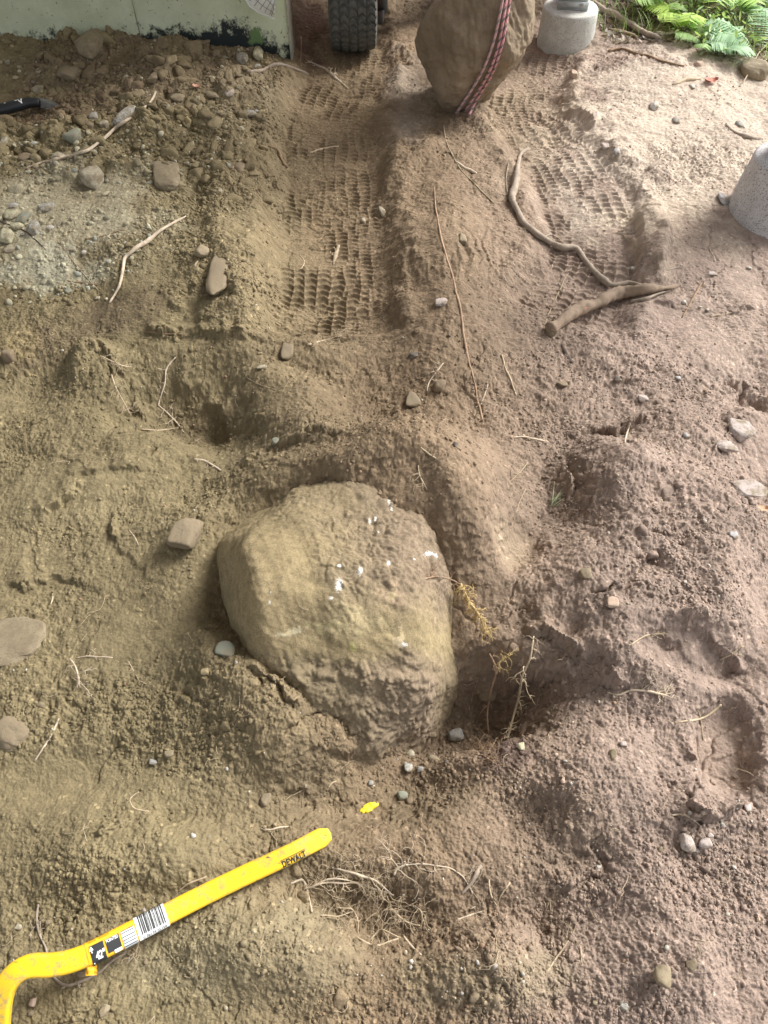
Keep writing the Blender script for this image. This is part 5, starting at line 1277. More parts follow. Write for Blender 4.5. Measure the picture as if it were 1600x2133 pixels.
def hlines(name, p0, p1, arr, off, mat, parent, th=.0006):
    V = []; Fq = []; k = 0; ns_ = 12
    for a in arr:
        s_ = np.linspace(s_at(p0), s_at(p1), ns_)
        for aa in (a - th, a + th):
            Q = bar_pt(s_, np.full(ns_, aa), off); c = frame_at(s_)[0]; d = Q - c; Q += d / np.linalg.norm(d, axis=1)[:, None] * off; V.append(Q)
        for i in range(ns_ - 1): Fq.append([k + i, k + i + 1, k + ns_ + i + 1, k + ns_ + i])
        k += 2 * ns_
    return mesh_arr(name, np.vstack(V) - bl, np.array(Fq), mat, parent)
hlines('print_lines', 254, 280, [-.0085, -.005, .001, .006, .0105, .015, .019, .022], .0014, M_BLK, gp, .00045)
hlines('white_lines', 256, 278, [-.0025, .0035, .008], .0014, M_WHT, gp, .0011)
bp1 = lab('black_label', 221, 249, -.009, .013, .0009, M_BLK)
text_on_bar('POINTED', 222, 247, -.0055, .0052, .0014, M_WHT, bp1, 'label_text', bold=.02)
hlines('white_swoosh', 233, 248, [.014], .0014, M_WHT, bp1, .0022)
bp2 = lab('size_label', 189, 217, -.010, .0228, .0009, M_BLK)
text_on_bar('42"', 197, 216, .0075, .0125, .0014, M_WHT, bp2, 'size_text', bold=.03, shear=.15)
s0 = s_at(192)
hl = hlines('arrow_shaft', 191.0, 193.0, [.006], .0014, M_WHT, bp2, .0115)
text_on_bar('^', 187.5, 196, -.0055, .006, .0014, M_WHT, bp2, 'arrow_head', bold=.06)
for k_, (p0, p1, a) in enumerate([(182, 205, -.0205), (186, 205, -.0178), (190, 205, -.0150), (208, 232, -.0205), (209, 233, -.0178), (211, 232, -.0150)]):
    text_on_bar('PRYING AND DEMOLITION' if k_ % 2 else 'BARRE DE DEMOLITION', p0, p1, a, .0019, .0009, plain('label_brown', (.12, .05, .01), .5) if k_ == 0 else bpy.data.materials['label_brown'], stk, 'fine_text')
text_on_bar('DEWALT', 583, 631, .0112, .0120, .0006, M_BLK, bar, 'brand_lettering', shear=.0, bold=.035)
hlines('brand_rule', 582, 632, [.0038], .0006, M_BLK, bar, .0005)
# peeling corner of the sticker
Pq = bar_pt(np.array([s_at(184)]), np.array([.024]))[0]
rg = np.random.default_rng(9); V = []
for i in range(6):
    for j in range(6):
        V.append(Pq - bl + BT[60] * 0 + np.array([i * .0035 - .008 + .001 * rg.normal(), -j * .0028 + .001 * rg.normal(), .004 * math.sin(i * 1.1) - j * .0012 + .0012 * rg.normal()]))
V = np.array(V); ii_ = (np.arange(5)[:, None] * 6 + np.arange(5)[None]); mesh_arr('torn_sticker_corner', V, np.stack([ii_, ii_ + 6, ii_ + 7, ii_ + 1], -1).reshape(-1, 4), M_STK, bar)
# soil banked against the bar (hides part of its lower edge)
bank = MB(); rg = np.random.default_rng(22)

# ------------------------------------------------------------------ black pry bar on the left bank
base = hit(20, 226)[0]
b0 = on_plane(-120, 258, base[2] + .02); b1 = on_plane(0, 229, base[2] + .045); b2 = on_plane(60, 214, base[2] + .05); b3 = on_plane(82, 214, base[2] + .045); b4 = on_plane(127, 219, base[2] + .012)
e = empty('pry_bar', b1, 0, 'black pry bar with white letters and a bare steel chisel tip on the left bank', 'pry bar')
M_BM = plain('black_rubber', (.018, .02, .024), .42, 0, .2, 40); M_STEEL = plain('bare_steel', (.32, .33, .34), .38, .85, .2, 60)
mb = MB(); cc_ = catm(np.array([b0, b1, b2, b3]), 10); mb.tube(cc_, np.interp(np.linspace(0, 1, len(cc_)), [0, .5, .8, 1], [.023, .022, .018, .016]), 16); 
mesh_arr('handle', np.vstack(mb.v) - b1, [np.vstack(mb.f3), np.vstack(mb.f4)], M_BM, e)
dr = (b4 - b3) / np.linalg.norm(b4 - b3); sd_ = np.cross(dr, [0, 0, 1]); sd_ /= np.linalg.norm(sd_); nn = np.cross(sd_, dr)
V = []
Lb = np.linalg.norm(b4 - b3)
for t, wdt, thk in ((0, .016, .014), (.25, .022, .012), (.55, .030, .009), (.8, .018, .005), (1.0, .003, .001)):
    p = b3 + dr * Lb * t
    if t > .5: p = p + sd_ * .004
    for sx, sz in ((-1, 1), (1, 1), (1, -1), (-1, -1)): V.append(p + sd_ * wdt * sx + nn * thk * sz)
V = np.array(V); fq = []
for i in range(4):
    for j in range(4): fq.append([i * 4 + j, i * 4 + (j + 1) % 4, i * 4 + 4 + (j + 1) % 4, i * 4 + 4 + j])
fq += [[3, 2, 1, 0], [16, 17, 18, 19]]
mesh_arr('chisel_tip', V - b1, np.array(fq), M_STEEL, e, smooth=False)
cu = bpy.data.curves.new('letters', 'FONT'); cu.body = 'TTGN'; cu.size = .026; cu.extrude = .0006; cu.offset = .0012; cu.shear = .2
to = bpy.data.objects.new('letters', cu); COL.objects.link(to); me = bpy.data.meshes.new_from_object(to.evaluated_get(bpy.context.evaluated_depsgraph_get())); bpy.data.objects.remove(to); bpy.data.curves.remove(cu)
ax_ = Vector(b2 - b1).normalized(); upv = Vector((0, -.45, .9)); zz = (upv - ax_ * upv.dot(ax_)).normalized(); yy = zz.cross(ax_)
o0 = Vector(b1 * .80 + b2 * .20 - b1); Rr_ = .0228
for v in me.vertices:
    x_, y_, z_ = v.co; a_ = (y_ - .012) / Rr_; v.co = o0 + ax_ * x_ + zz * (math.cos(a_) * (Rr_ + z_)) + yy * (math.sin(a_) * (Rr_ + z_))
me.materials.append(M_WHT); to = bpy.data.objects.new('letters', me); COL.objects.link(to); to.parent = e

# ------------------------------------------------------------------ leaves lying about
def leaf(px, py, size, col, label, rot=0):
    P = hit(px, py)[0]; ppm = F / depth_of(P); L = size / ppm / 2
    rg = np.random.default_rng(int(px)); V = []; 
    for i in range(9):
        t = i / 8 * 2 - 1; wd = .55 * math.sqrt(max(0, 1 - t * t)) * (1 + .25 * math.sin(i * 2.7))
        for s_ in (-1, 0, 1): V.append([t * L, s_ * wd * L, .25 * L * (s_ * s_) + .25 * L * t * t + rg.normal() * .03 * L + .003])
    V = np.array(V); c, s = math.cos(R(rot)), math.sin(R(rot)); V[:, :2] = V[:, :2] @ np.array([[c, s], [-s, c]])
    f = []
    for i in range(8):
        for j in range(2): f.append([i * 3 + j, i * 3 + 3 + j, i * 3 + 4 + j, i * 3 + 1 + j])
    nmat = plain('leaf_dry_%02d' % int(px % 97), col, .7, 0, .2, 60)
    o = mesh_arr('leaf', V, np.array(f), nmat, loc=P + np.array([0, 0, .003])); tag(o, label, 'leaf')
leaf(1480, 173, 30, (.48, .17, .11), 'curled red leaf on the sand near the undergrowth', 10)
leaf(411, 184, 19, (.66, .36, .26), 'salmon pink leaf scrap on the crest of the left bank', -20)
leaf(1586, 1063, 26, (.52, .33, .20), 'small orange brown leaf below the flat slab at the right edge', 0)

# ------------------------------------------------------------------ wall
WY = 3.76
M_WALL, nt, bs = new_mat('painted_stucco')
tc = N(nt, 'ShaderNodeTexCoord'); ge = N(nt, 'ShaderNodeNewGeometry'); sx = N(nt, 'ShaderNodeSeparateXYZ'); nt.links.new(ge.outputs['Position'], sx.inputs[0])
n1 = N(nt, 'ShaderNodeTexNoise', Scale=5.0, Detail=8.0, Roughness=.7); nt.links.new(ge.outputs['Position'], n1.inputs['Vector'])
cr = N(nt, 'ShaderNodeValToRGB'); cr.color_ramp.elements[0].position = .3; cr.color_ramp.elements[0].color = (.46, .51, .34, 1); cr.color_ramp.elements[1].position = .7; cr.color_ramp.elements[1].color = (.66, .71, .53, 1)
nt.links.new(n1.outputs[0], cr.inputs[0]); out = cr.outputs[0]
# pitting
v1 = N(nt, 'ShaderNodeTexNoise', Scale=70.0, Detail=2.0); nt.links.new(ge.outputs['Position'], v1.inputs['Vector']); r1 = N(nt, 'ShaderNodeValToRGB'); r1.color_ramp.elements[0].position = .68; r1.color_ramp.elements[1].position = .72
nt.links.new(v1.outputs[0], r1.inputs[0]); mx = N(nt, 'ShaderNodeMixRGB'); nt.links.new(r1.outputs[0], mx.inputs[0]); nt.links.new(out, mx.inputs[1]); mx.inputs[2].default_value = (.20, .23, .15, 1); out = mx.outputs[0]
# tar along the foot: threshold on height + noise, only on the right part
n2 = N(nt, 'ShaderNodeTexNoise', Scale=22.0, Detail=7.0, Roughness=.75); nt.links.new(ge.outputs['Position'], n2.inputs['Vector'])
def mth(op, a, b=None):
    n = N(nt, 'ShaderNodeMath', operation=op)
    for i, v in enumerate((a, b)):
        if v is None: continue
        if isinstance(v, (int, float)): n.inputs[i].default_value = v
        else: nt.links.new(v, n.inputs[i])
    return n.outputs[0]
hx = N(nt, 'ShaderNodeMapRange'); hx.inputs['From Min'].default_value = -1.15; hx.inputs['From Max'].default_value = -.62; hx.inputs['To Min'].default_value = .14; hx.inputs['To Max'].default_value = .205; nt.links.new(sx.outputs['X'], hx.inputs['Value'])
top_ = mth('SUBTRACT', hx.outputs[0], sx.outputs['Z']); a1 = mth('ADD', mth('MULTIPLY', top_, 7.0), mth('MULTIPLY', mth('SUBTRACT', n2.outputs[0], .5), 2.6))
wear = N(nt, 'ShaderNodeMapRange'); wear.inputs['From Min'].default_value = -.66; wear.inputs['From Max'].default_value = -.47; wear.inputs['To Min'].default_value = 0; wear.inputs['To Max'].default_value = .75; nt.links.new(sx.outputs['X'], wear.inputs['Value'])
a2 = mth('SUBTRACT', a1, wear.outputs[0]); r2 = N(nt, 'ShaderNodeValToRGB'); r2.color_ramp.elements[0].position = .0; r2.color_ramp.elements[1].position = .30; nt.links.new(a2, r2.inputs[0])
mx = N(nt, 'ShaderNodeMixRGB'); nt.links.new(r2.outputs[0], mx.inputs[0]); nt.links.new(out, mx.inputs[1]); mx.inputs[2].default_value = (.018, .026, .026, 1); out = mx.outputs[0]
# green rub
vd = N(nt, 'ShaderNodeVectorMath', operation='DISTANCE'); nt.links.new(ge.outputs['Position'], vd.inputs[0]); vd.inputs[1].default_value = (-.585, WY, .12)
gm = mth('ADD', mth('MULTIPLY', vd.outputs['Value'], -20.0), mth('ADD', mth('MULTIPLY', n2.outputs[0], 2.6), -.55)); r3 = N(nt, 'ShaderNodeValToRGB'); r3.color_ramp.elements[0].position = .0; r3.color_ramp.elements[1].position = .3; nt.links.new(gm, r3.inputs[0])
mx = N(nt, 'ShaderNodeMixRGB'); nt.links.new(r3.outputs[0], mx.inputs[0]); nt.links.new(out, mx.inputs[1]); mx.inputs[2].default_value = (.14, .23, .09, 1); out = mx.outputs[0]
nt.links.new(out, bs.inputs['Base Color']); bs.inputs['Roughness'].default_value = .9; bump(nt, bs, [(14, .5, 'n'), (90, .5, 'n')], .006)
wall = empty('house_wall', (-2.4, WY, 0), 0, 'pale green stucco foundation wall with a black tarred foot at the top left', 'wall')
mb = MB()
# two stucco panels with a vertical joint, butted
def wall_panel(x0, x1, name):
    nxp, nzp = int((x1 - x0) / .02) + 1, 120
    xs_ = np.linspace(x0, x1, nxp); zs_ = np.linspace(-.4, 2.6, nzp)
    A, B = np.meshgrid(xs_, zs_, indexing='ij'); Yw = WY - .003 * fbm(A, B, 3, 4, 66) + .012 * (sstep(x0 + .012, x0, A) + sstep(x1 - .012, x1, A))
    V = np.stack([A + 2.4, Yw - WY, B], -1).reshape(-1, 3); i = np.arange(nxp - 1)[:, None] * nzp + np.arange(nzp - 1)[None]
    q = np.stack([i, i + nzp, i + nzp + 1, i + 1], -1).reshape(-1, 4)
    mesh_arr(name, V, q, M_WALL, wall)
wall_panel(-1.115, -.43, 'stucco_panel'); wall_panel(-3.2, -1.118, 'stucco_panel')
mb = MB(); mb.box((-3.25 + 2.4, .012, -.4), (-.436 + 2.4, .22, 2.6), bev=.004); mb.build('wall_core', plain('bare_concrete', (.33, .33, .28), .9, 0, .2, 12, [(40, .5, 'n')]), wall)
mb = MB(); mb.box((-.436 + 2.4, -.004, -.3), (-.428 + 2.4, .215, 2.6), bev=.002); mb.build('corner_bead', plain('chalky_edge', (.50, .50, .42), .8, 0, .3, 25), wall)
# white curved plastic piece hanging in front of the wall
V = []; nS, nT = 22, 12
pts_o = np.array([(506, -12), (520, 12), (540, 26), (560, 34), (571, 39)], float); pts_i = np.array([(545, -60), (560, -40), (572, -22), (576, -8), (574, 6)], float)
def outl(P, t): return np.array([np.interp(t, np.linspace(0, 1, len(P)), P[:, i]) for i in (0, 1)])
for i in range(nS):
    for j in range(nT):
        t = i / (nS - 1); u = j / (nT - 1); q = outl(pts_o, t) * (1 - u) + outl(pts_i, t) * u
        d = ray(q[0], q[1]); yv = WY - .045 - .03 * math.sin(u * 2.4) - .012 * math.sin(t * 3); k_ = yv / d[1]; V.append([d[0] * k_, yv, CH + d[2] * k_])
V = np.array(V); back = V + np.array([0, .004, 0]); q = []
for i in range(nS - 1):
    for j in range(nT - 1):
        a = i * nT + j; q.append([a, a + nT, a + nT + 1, a + 1]); b = a + nS * nT; q.append([b, b + 1, b + nT + 1, b + nT])
def edge(a, b): q.append([a, b, b + nS * nT, a + nS * nT])
for i in range(nS - 1): edge(i * nT + nT, i * nT); edge(i * nT + nT - 1, (i + 1) * nT + nT - 1)
for j in range(nT - 1): edge(j, j + 1); edge((nS - 1) * nT + j + 1, (nS - 1) * nT + j)
base = V.mean(0); e = empty('plastic_guard', base, 0, 'white curved plastic piece scored with grid lines, hanging on the wall near its corner', 'plastic guard')
mesh_arr('shell', np.vstack([V, back]) - base, np.array(q), plain('white_plastic', (.80, .82, .78), .45, 0, .04, 20), e)
mb = MB(); G3 = V.reshape(nS, nT, 3) + np.array([0, -.0012, 0])
for j in (3, 6, 9): mb.tube(G3[:, j], .0011, 5)
for i in (4, 7, 10, 13, 16, 18): mb.tube(G3[i, 1:], .0011, 5)
V = np.vstack(mb.v) - base; mesh_arr('grid_lines', V, [np.vstack(mb.f3), np.vstack(mb.f4)], plain('grime_line', (.25, .27, .27), .7), e)
mb = MB(); mb.tube(V[:0] if 0 else G3[:, 0] + np.array([0, -.001, 0]), .0035, 6); mesh_arr('rolled_rim', np.vstack(mb.v) - base, [np.vstack(mb.f3), np.vstack(mb.f4)], bpy.data.materials['white_plastic'], e)

# ------------------------------------------------------------------ piers and posts
M_CON = stone_mat('pier_concrete', (.40, .40, .36), (.60, .60, .56), (.27, .27, .26), .03, .0, 40, .9)
M_CON2 = stone_mat('near_pier_concrete', (.44, .43, .43), (.60, .59, .59), (.24, .22, .22), .05, .0, 60, .95)
def pier(cx, cy, zb_, zt, r0, r1, mat, label, post_w, post_rot, pcol, poff=(0, 0)):
    e = empty('concrete_pier', (cx, cy, zb_), 0, label, 'concrete pier')
    prof = [(.001, -.3), (r0 * 1.02, -.3), (r0, 0)]
    for t in np.linspace(.1, 1, 8): prof.append((r0 + (r1 - r0) * t, (zt - zb_) * t * .95))
    prof += [(r1 - .003, (zt - zb_) * .985), (r1 - .012, zt - zb_), (r1 * .5, zt - zb_ + .003), (.001, zt - zb_ + .004)]
    mb = MB(); mb.lathe(prof, 72); V = np.vstack(mb.v); rad = np.hypot(V[:, 0], V[:, 1])
    V[:, :2] *= (1 + .012 * fbm3(V, 9, 3, 5) * (rad > .05))[:, None]
    mesh_arr('pier_body', V, [np.vstack(mb.f4)], mat, e)
    return e
def post(cx, cy, z0, w_, d_, rot, h, label, c_face, ):
    e = empty('deck_post', (cx, cy, z0), R(rot), label, 'post')
    mb = MB(); mb.box((-w_ / 2, -d_ / 2, .004), (w_ / 2, d_ / 2, h), bev=.004); mb.build('timber', plain('painted_post_%d' % int(abs(cx) * 100), c_face, .7, 0, .12, 14, [(50, .4, 'n')]), e)
    mb = MB(); mb.box((-w_ / 2 - .004, -d_ / 2 - .004, 0), (w_ / 2 + .004, -d_ / 2 - .001, .032)); mb.box((-w_ / 2 - .004, d_ / 2 + .001, 0), (w_ / 2 + .004, d_ / 2 + .004, .032)); mb.box((-w_ / 2 - .004, -d_ / 2 - .004, -.004), (w_ / 2 + .004, d_ / 2 + .004, .003))
    mb.build('post_bracket', plain('bracket_steel_%d' % int(abs(cx) * 100), (.42, .45, .44), .5, .4, .15, 40), e)
    for sx_ in (-.3, .3):
        m2 = MB(); m2.lathe([(.001, .004), (.009, .004), (.009, 0), (.009, -.006)], 6, Matrix.Translation((w_ * sx_, -d_ / 2 - .004, .018)) @ Matrix.Rotation(R(90), 4, 'X')); m2.build('bolt', M_STEEL, e, smooth=False)
    return e
g1 = hitn(1184, 112)[0]; c1 = (g1[0], g1[1] + .125)
z1 = float(Hs(c1[0], c1[1] - .13))
zt1 = z1 + .158
pier(c1[0], c1[1], z1, zt1, .137, .132, M_CON, 'short pale concrete pier carrying a post at the edge of the undergrowth', 0, 0, 0)
post(c1[0] + .005, c1[1] + .01, zt1 + .008, .135, .125, -8, 2.62, 'grey green post standing on the far pier', (.42, .50, .46))
g2 = hitn(1632, 500)[0]; c2_ = (g2[0] - .005, g2[1] + .15); z2 = float(Hs(c2_[0], c2_[1] - .16)); zt2 = z2 + .22
pier(c2_[0], c2_[1], z2, zt2, .156, .136, M_CON2, 'rough grey concrete pier cut by the right edge of the photo', 0, 0, 0)
post(c2_[0] - .012, c2_[1] + .01, zt2 + .006, .12, .10, -20, 2.62, 'bluish grey post standing on the near pier at the right edge', (.26, .28, .34))

# ------------------------------------------------------------------ overhead decking, unseen, added to shade the left (outside the frame)
e = empty('deck', (-1.4, 1.2, 2.9), 0, 'wooden deck overhead, carried by the two posts and the house wall', 'deck')
mb = MB()
for i in range(38): mb.box((-3.4, -3.0 + i * .185, .20), (2.72, -3.0 + i * .185 + .14, .235))
mb.build('boards', plain('deck_board', (.36, .29, .20), .8, 0, .2, 12), e)
for i in range(8):
    mb = MB(); mb.box((-3.3 + i * .8, -3.0, .0), (-3.3 + i * .8 + .04, 2.85, .195)); mb.build('joist', plain('deck_joist', (.40, .33, .23), .8) if i == 0 else bpy.data.materials['deck_joist'], e)

# ------------------------------------------------------------------ tractor (mostly above the frame)
M_RUB, nt, bs = new_mat('dusty_rubber')
tc = N(nt, 'ShaderNodeTexCoord'); n1 = N(nt, 'ShaderNodeTexNoise', Scale=30.0, Detail=6.0, Roughness=.75); nt.links.new(tc.outputs['Object'], n1.inputs['Vector'])
cr = N(nt, 'ShaderNodeValToRGB'); cr.color_ramp.elements[0].position = .35; cr.color_ramp.elements[0].color = (.055, .060, .058, 1); cr.color_ramp.elements[1].position = .72; cr.color_ramp.elements[1].color = (.16, .16, .14, 1)
nt.links.new(n1.outputs[0], cr.inputs[0]); nt.links.new(cr.outputs[0], bs.inputs['Base Color']); bs.inputs['Roughness'].default_value = .8
M_ORG = plain('orange_rim', (.62, .13, .04), .5, 0, .2, 25); M_DK = plain('dark_chassis', (.03, .032, .034), .6, 0, .4, 25); M_BODY = plain('orange_hood', (.70, .17, .03), .35, 0, .06, 8); M_MET = plain('dull_metal', (.25, .24, .21), .5, .6, .3, 40)
def wheel(parent, cx, cy, cz, rad, wid, steer, name='front_wheel', nrib=5):
    e = empty(name, (cx, cy, cz), steer); e.parent = parent
    K, J = 420, 61; th = np.arange(K) / K * 2 * np.pi; a = np.linspace(-1, 1, J)
    TH, A = np.meshgrid(th, a, indexing='ij')
    crown = rad - .012 * A ** 2 - .05 * sstep(.93, 1, np.abs(A)) * 0
    q = (A * .5 + .5) * nrib; rib = np.floor(np.clip(q, 0, nrib - .001)); fr = q - rib
    cg = np.exp(-(np.minimum(fr, 1 - fr) / .07) ** 2) * (np.abs(A) < .93)
    npit = int(round(2 * np.pi * rad / .036)); ph = TH / (2 * np.pi) * npit + _r1[(rib.astype(int) * 31 + 5) & 4095] + .42 * np.cos((fr - .5) * np.pi * 1.2)
    fp = ph - np.floor(ph); lg = np.exp(-((fp - .5) / .13) ** 2)
    Rr = crown - .010 * np.maximum(cg, lg)
    V = np.stack([A * wid / 2, Rr * np.cos(TH), Rr * np.sin(TH)], -1)
    side = []
    for sgn in (-1, 1):
        for rr_, xx in ((rad - .014, 1.0), (rad - .03, 1.07), (rad - .06, 1.10), (rad - .09, 1.06), (rad - .11, .96)):
            side.append((sgn, rr_, xx))
    f4 = []; ii0 = np.arange(K)[:, None] * J + np.arange(J - 1)[None]; nxt = ((np.arange(K) + 1) % K)[:, None] * J + np.arange(J - 1)[None]
    f4.append(np.stack([ii0, nxt, nxt + 1, ii0 + 1], -1).reshape(-1, 4)); VV = [V.reshape(-1, 3)]; n0 = K * J
    for sgn in (-1, 1):
        prev = np.arange(K) * J + (0 if sgn < 0 else J - 1)
        for (s2, rr_, xx) in [s for s in side if s[0] == sgn]:
            VV.append(np.stack([np.full(K, sgn * xx * wid / 2), rr_ * np.cos(th), rr_ * np.sin(th)], -1)); cur = n0 + np.arange(K)
            pn, cn = np.roll(prev, -1), np.roll(cur, -1)
            f4.append(np.stack([prev, pn, cn, cur] if sgn > 0 else [prev, cur, cn, pn], -1)); prev = cur; n0 += K
    mesh_arr('tyre', np.vstack(VV), np.vstack(f4), M_RUB, e)
    mb = MB(); rr0 = rad - .105; M0 = Matrix.Rotation(R(90), 4, 'Y'); h_ = wid / 2
    mb.lathe([(.001, -h_ * .45), (rr0 * .5, -h_ * .45), (rr0 * .8, -h_ * .7), (rr0, -h_ * .98), (rr0 + .008, -h_ * .98), (rr0 + .002, -h_ * .8), (rr0 - .012, -h_ * .3), (rr0 - .012, h_ * .3), (rr0 + .002, h_ * .8), (rr0 + .008, h_ * .98), (rr0, h_ * .98), (rr0 * .85, h_ * .5), (rr0 * .5, h_ * .2), (.001, h_ * .2)], 48, M0)
    mb.build('rim', M_ORG, e)
    mb = MB(); mb.lathe([(.001, h_ * .9), (.030, h_ * .9), (.036, h_ * .75), (.036, h_ * .2)], 20, M0); mb.build('hub', M_MET, e)
    return e
gt = hitn(727, 116)[0]
twx, twy = -.152, gt[1] + .075
twz = float(Hs(twx, twy)) + .232
yaw = R(36)
tr = empty('tractor', (twx + .46 * math.cos(yaw), twy + .46 * math.sin(yaw) , twz - .23), yaw, 'small orange tractor at the top, only a front wheel on the left rut in view', 'tractor')
wheel(tr, -.46, 0, .23, .232, .205, R(3) - yaw); 
wr = wheel(tr, .46, 0, .23, .232, .205, R(3) - yaw)
mb = MB(); mb.box((-.30, -.05, .20), (.30, .05, .29), bev=.01); mb.build('front_axle', M_DK, tr)
for s_ in (-1, 1):
    mb = MB(); mb.box((s_ * .33 - .045, -.075, .13), (s_ * .33 + .035, .055, .34), bev=.015); mb.lathe([(.001, .0), (.022, 0), (.026, .02), (.026, .06)], 16, Matrix.Translation((s_ * .33 - .02, -.065, .105))); mb.build('steering_knuckle', M_DK, tr)
mb = MB(); mb.box((-.16, -.02, .32), (.16, 1.9, .58), bev=.02); mb.build('chassis', M_DK, tr)
mb = MB(); mb.box((-.20, -.18, .60), (.20, .95, .98), bev=.05); mb.build('hood', M_BODY, tr)
mb = MB(); mb.box((-.17, -.20, .64), (.17, -.185, .88), bev=.004); mb.build('grille', M_DK, tr)
for s_ in (-1, 1):
    wheel(tr, s_ * .46, 1.45, .33, .33, .26, 0, 'rear_wheel')
    mb = MB(); mb.box((s_ * .46 - .15, 1.15, .70), (s_ * .46 + .15, 1.8, .74), bev=.015); mb.box((s_ * .46 - .15, 1.12, .5), (s_ * .46 + .15, 1.15, .74), bev=.01); mb.build('fender', M_BODY, tr)
    mb = MB(); mb.tube([(s_ * .36, 1.05, .95), (s_ * .36, .35, 1.12), (s_ * .36, -.40, 1.22), (s_ * .36, -.72, 1.30)], [.05, .05, .045, .04], 8); mb.build('loader_arm', M_BODY, tr)
mb = MB(); mb.box((-.2, 1.35, .72), (.2, 1.75, .80), bev=.03); mb.box((-.2, 1.72, .80), (.2, 1.80, 1.15), bev=.03); mb.build('seat', M_DK, tr)
mb = MB(); mb.box((-.55, -.80, 1.28), (.55, -.74, 1.62), bev=.01); mb.box((-.55, -1.05, 1.60), (.55, -.74, 1.63), bev=.005); mb.box((-.55, -1.0, 1.28), (-.53, -.74, 1.62)); mb.box((.53, -1.0, 1.28), (.55, -.74, 1.62)); mb.box((-.55, -1.02, 1.26), (.55, -.74, 1.28)); mb.build('bucket', M_BODY, tr)

# ------------------------------------------------------------------ hanging boulder with its rope
OUT = [(868, 95), (880, 150), (903, 190), (926, 234), (955, 238), (1012, 205), (1065, 150), (1096, 95), (1114, 45), (1112, -15), (1070, -80), (985, -95), (915, 5), (880, 50)]
gtip = hitn(938, 236)[0]; YB = gtip[1] + .10
def on_y(px, py, y): 
    d = ray(px, py); k = y / d[..., 1]; return np.stack([d[..., 0] * k, y + 0 * k, CH + d[..., 2] * k], -1)
OC = on_y(np.array([993.]), np.array([65.]), YB)[0]
poly = on_y(np.array([p[0] for p in OUT], float), np.array([p[1] for p in OUT], float), YB) - OC
pls = []
hull = poly[:, [0, 2]]
for i in range(len(hull)):
    a3 = poly[i]; b3 = poly[(i + 1) % len(hull)]; vd = a3 + OC - np.array([0, 0, CH])
    nrm = np.cross(b3 - a3, vd); nrm /= np.linalg.norm(nrm); dist = nrm @ a3
    if dist < 0: nrm, dist = -nrm, -dist
    pls.append((nrm, dist))
pls += [((.10, -1, .10), .185), ((-.95, -1, -.05), .205), ((.60, -1, .35), .205), ((.35, -1, -.55), .19), ((-.25, -1, .6), .215), ((0, 1, 0), .2), ((-.5, 1, .3), .22), ((.5, 1, -.3), .22), ((0, -1, -.8), .24)]
D7, F7 = ico(7); r_ = planes_shape(D7, pls, 30) * 1.03; Vh = D7 * r_[:, None]
rv = 1 - np.abs(fbm3(Vh, 4.5, 3, 8))
Vs_ = Vh * np.array([1, 1, .35]); Vh += D7 * (.026 * fbm3(Vh, 3.0, 5, 3) + .013 * fbm3(Vh, 11, 5, 6) + .005 * fbm3(Vs_, 40, 3, 12))[:, None]
Wh = Vh + OC
hc = np.array([.225, .176, .122]) * (1 + .22 * fbm3(Vh, 5, 4, 5)[:, None] + .10 * fbm3(Vh, 26, 3, 9)[:, None])
lt = sstep(-.05, .2, Vh[:, 0])[:, None]; hc = hc * (1 - .35 * lt) + np.array([.28, .225, .155]) * .35 * lt  # right side painted lighter, as lit from the right
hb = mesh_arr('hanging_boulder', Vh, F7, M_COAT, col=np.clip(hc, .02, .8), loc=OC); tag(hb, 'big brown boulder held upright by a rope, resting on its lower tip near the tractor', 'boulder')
bvh2 = BVHTree.FromPolygons([Vector(v) for v in Wh], F7.tolist())
M_ROPE = attr_soil('rope_weave', [(900, .5, 'n')], .0008, .8, .25)
e = empty('rope', OC + np.array([0, -.2, 0]), 0, 'pink and grey flecked rope looped in strands around the hanging boulder', 'rope')
eb = np.array(e.location)
strands = [([(946, 240), (962, 214), (985, 180), (1008, 140), (1024, 98), (1036, 55), (1044, 12), (1050, -30), (1053, -75)], 8), ([(962, 240), (975, 216), (998, 184), (1022, 142), (1037, 98), (1046, 55), (1052, 12), (1057, -30), (1060, -75)], 8.5), ([(976, 238), (986, 214), (1006, 184), (1029, 144), (1044, 98), (1053, 55), (1060, 12), (1064, -30), (1067, -75)], 8.5)]
bucket_pt = np.array([.50, YB - .18, 1.34])
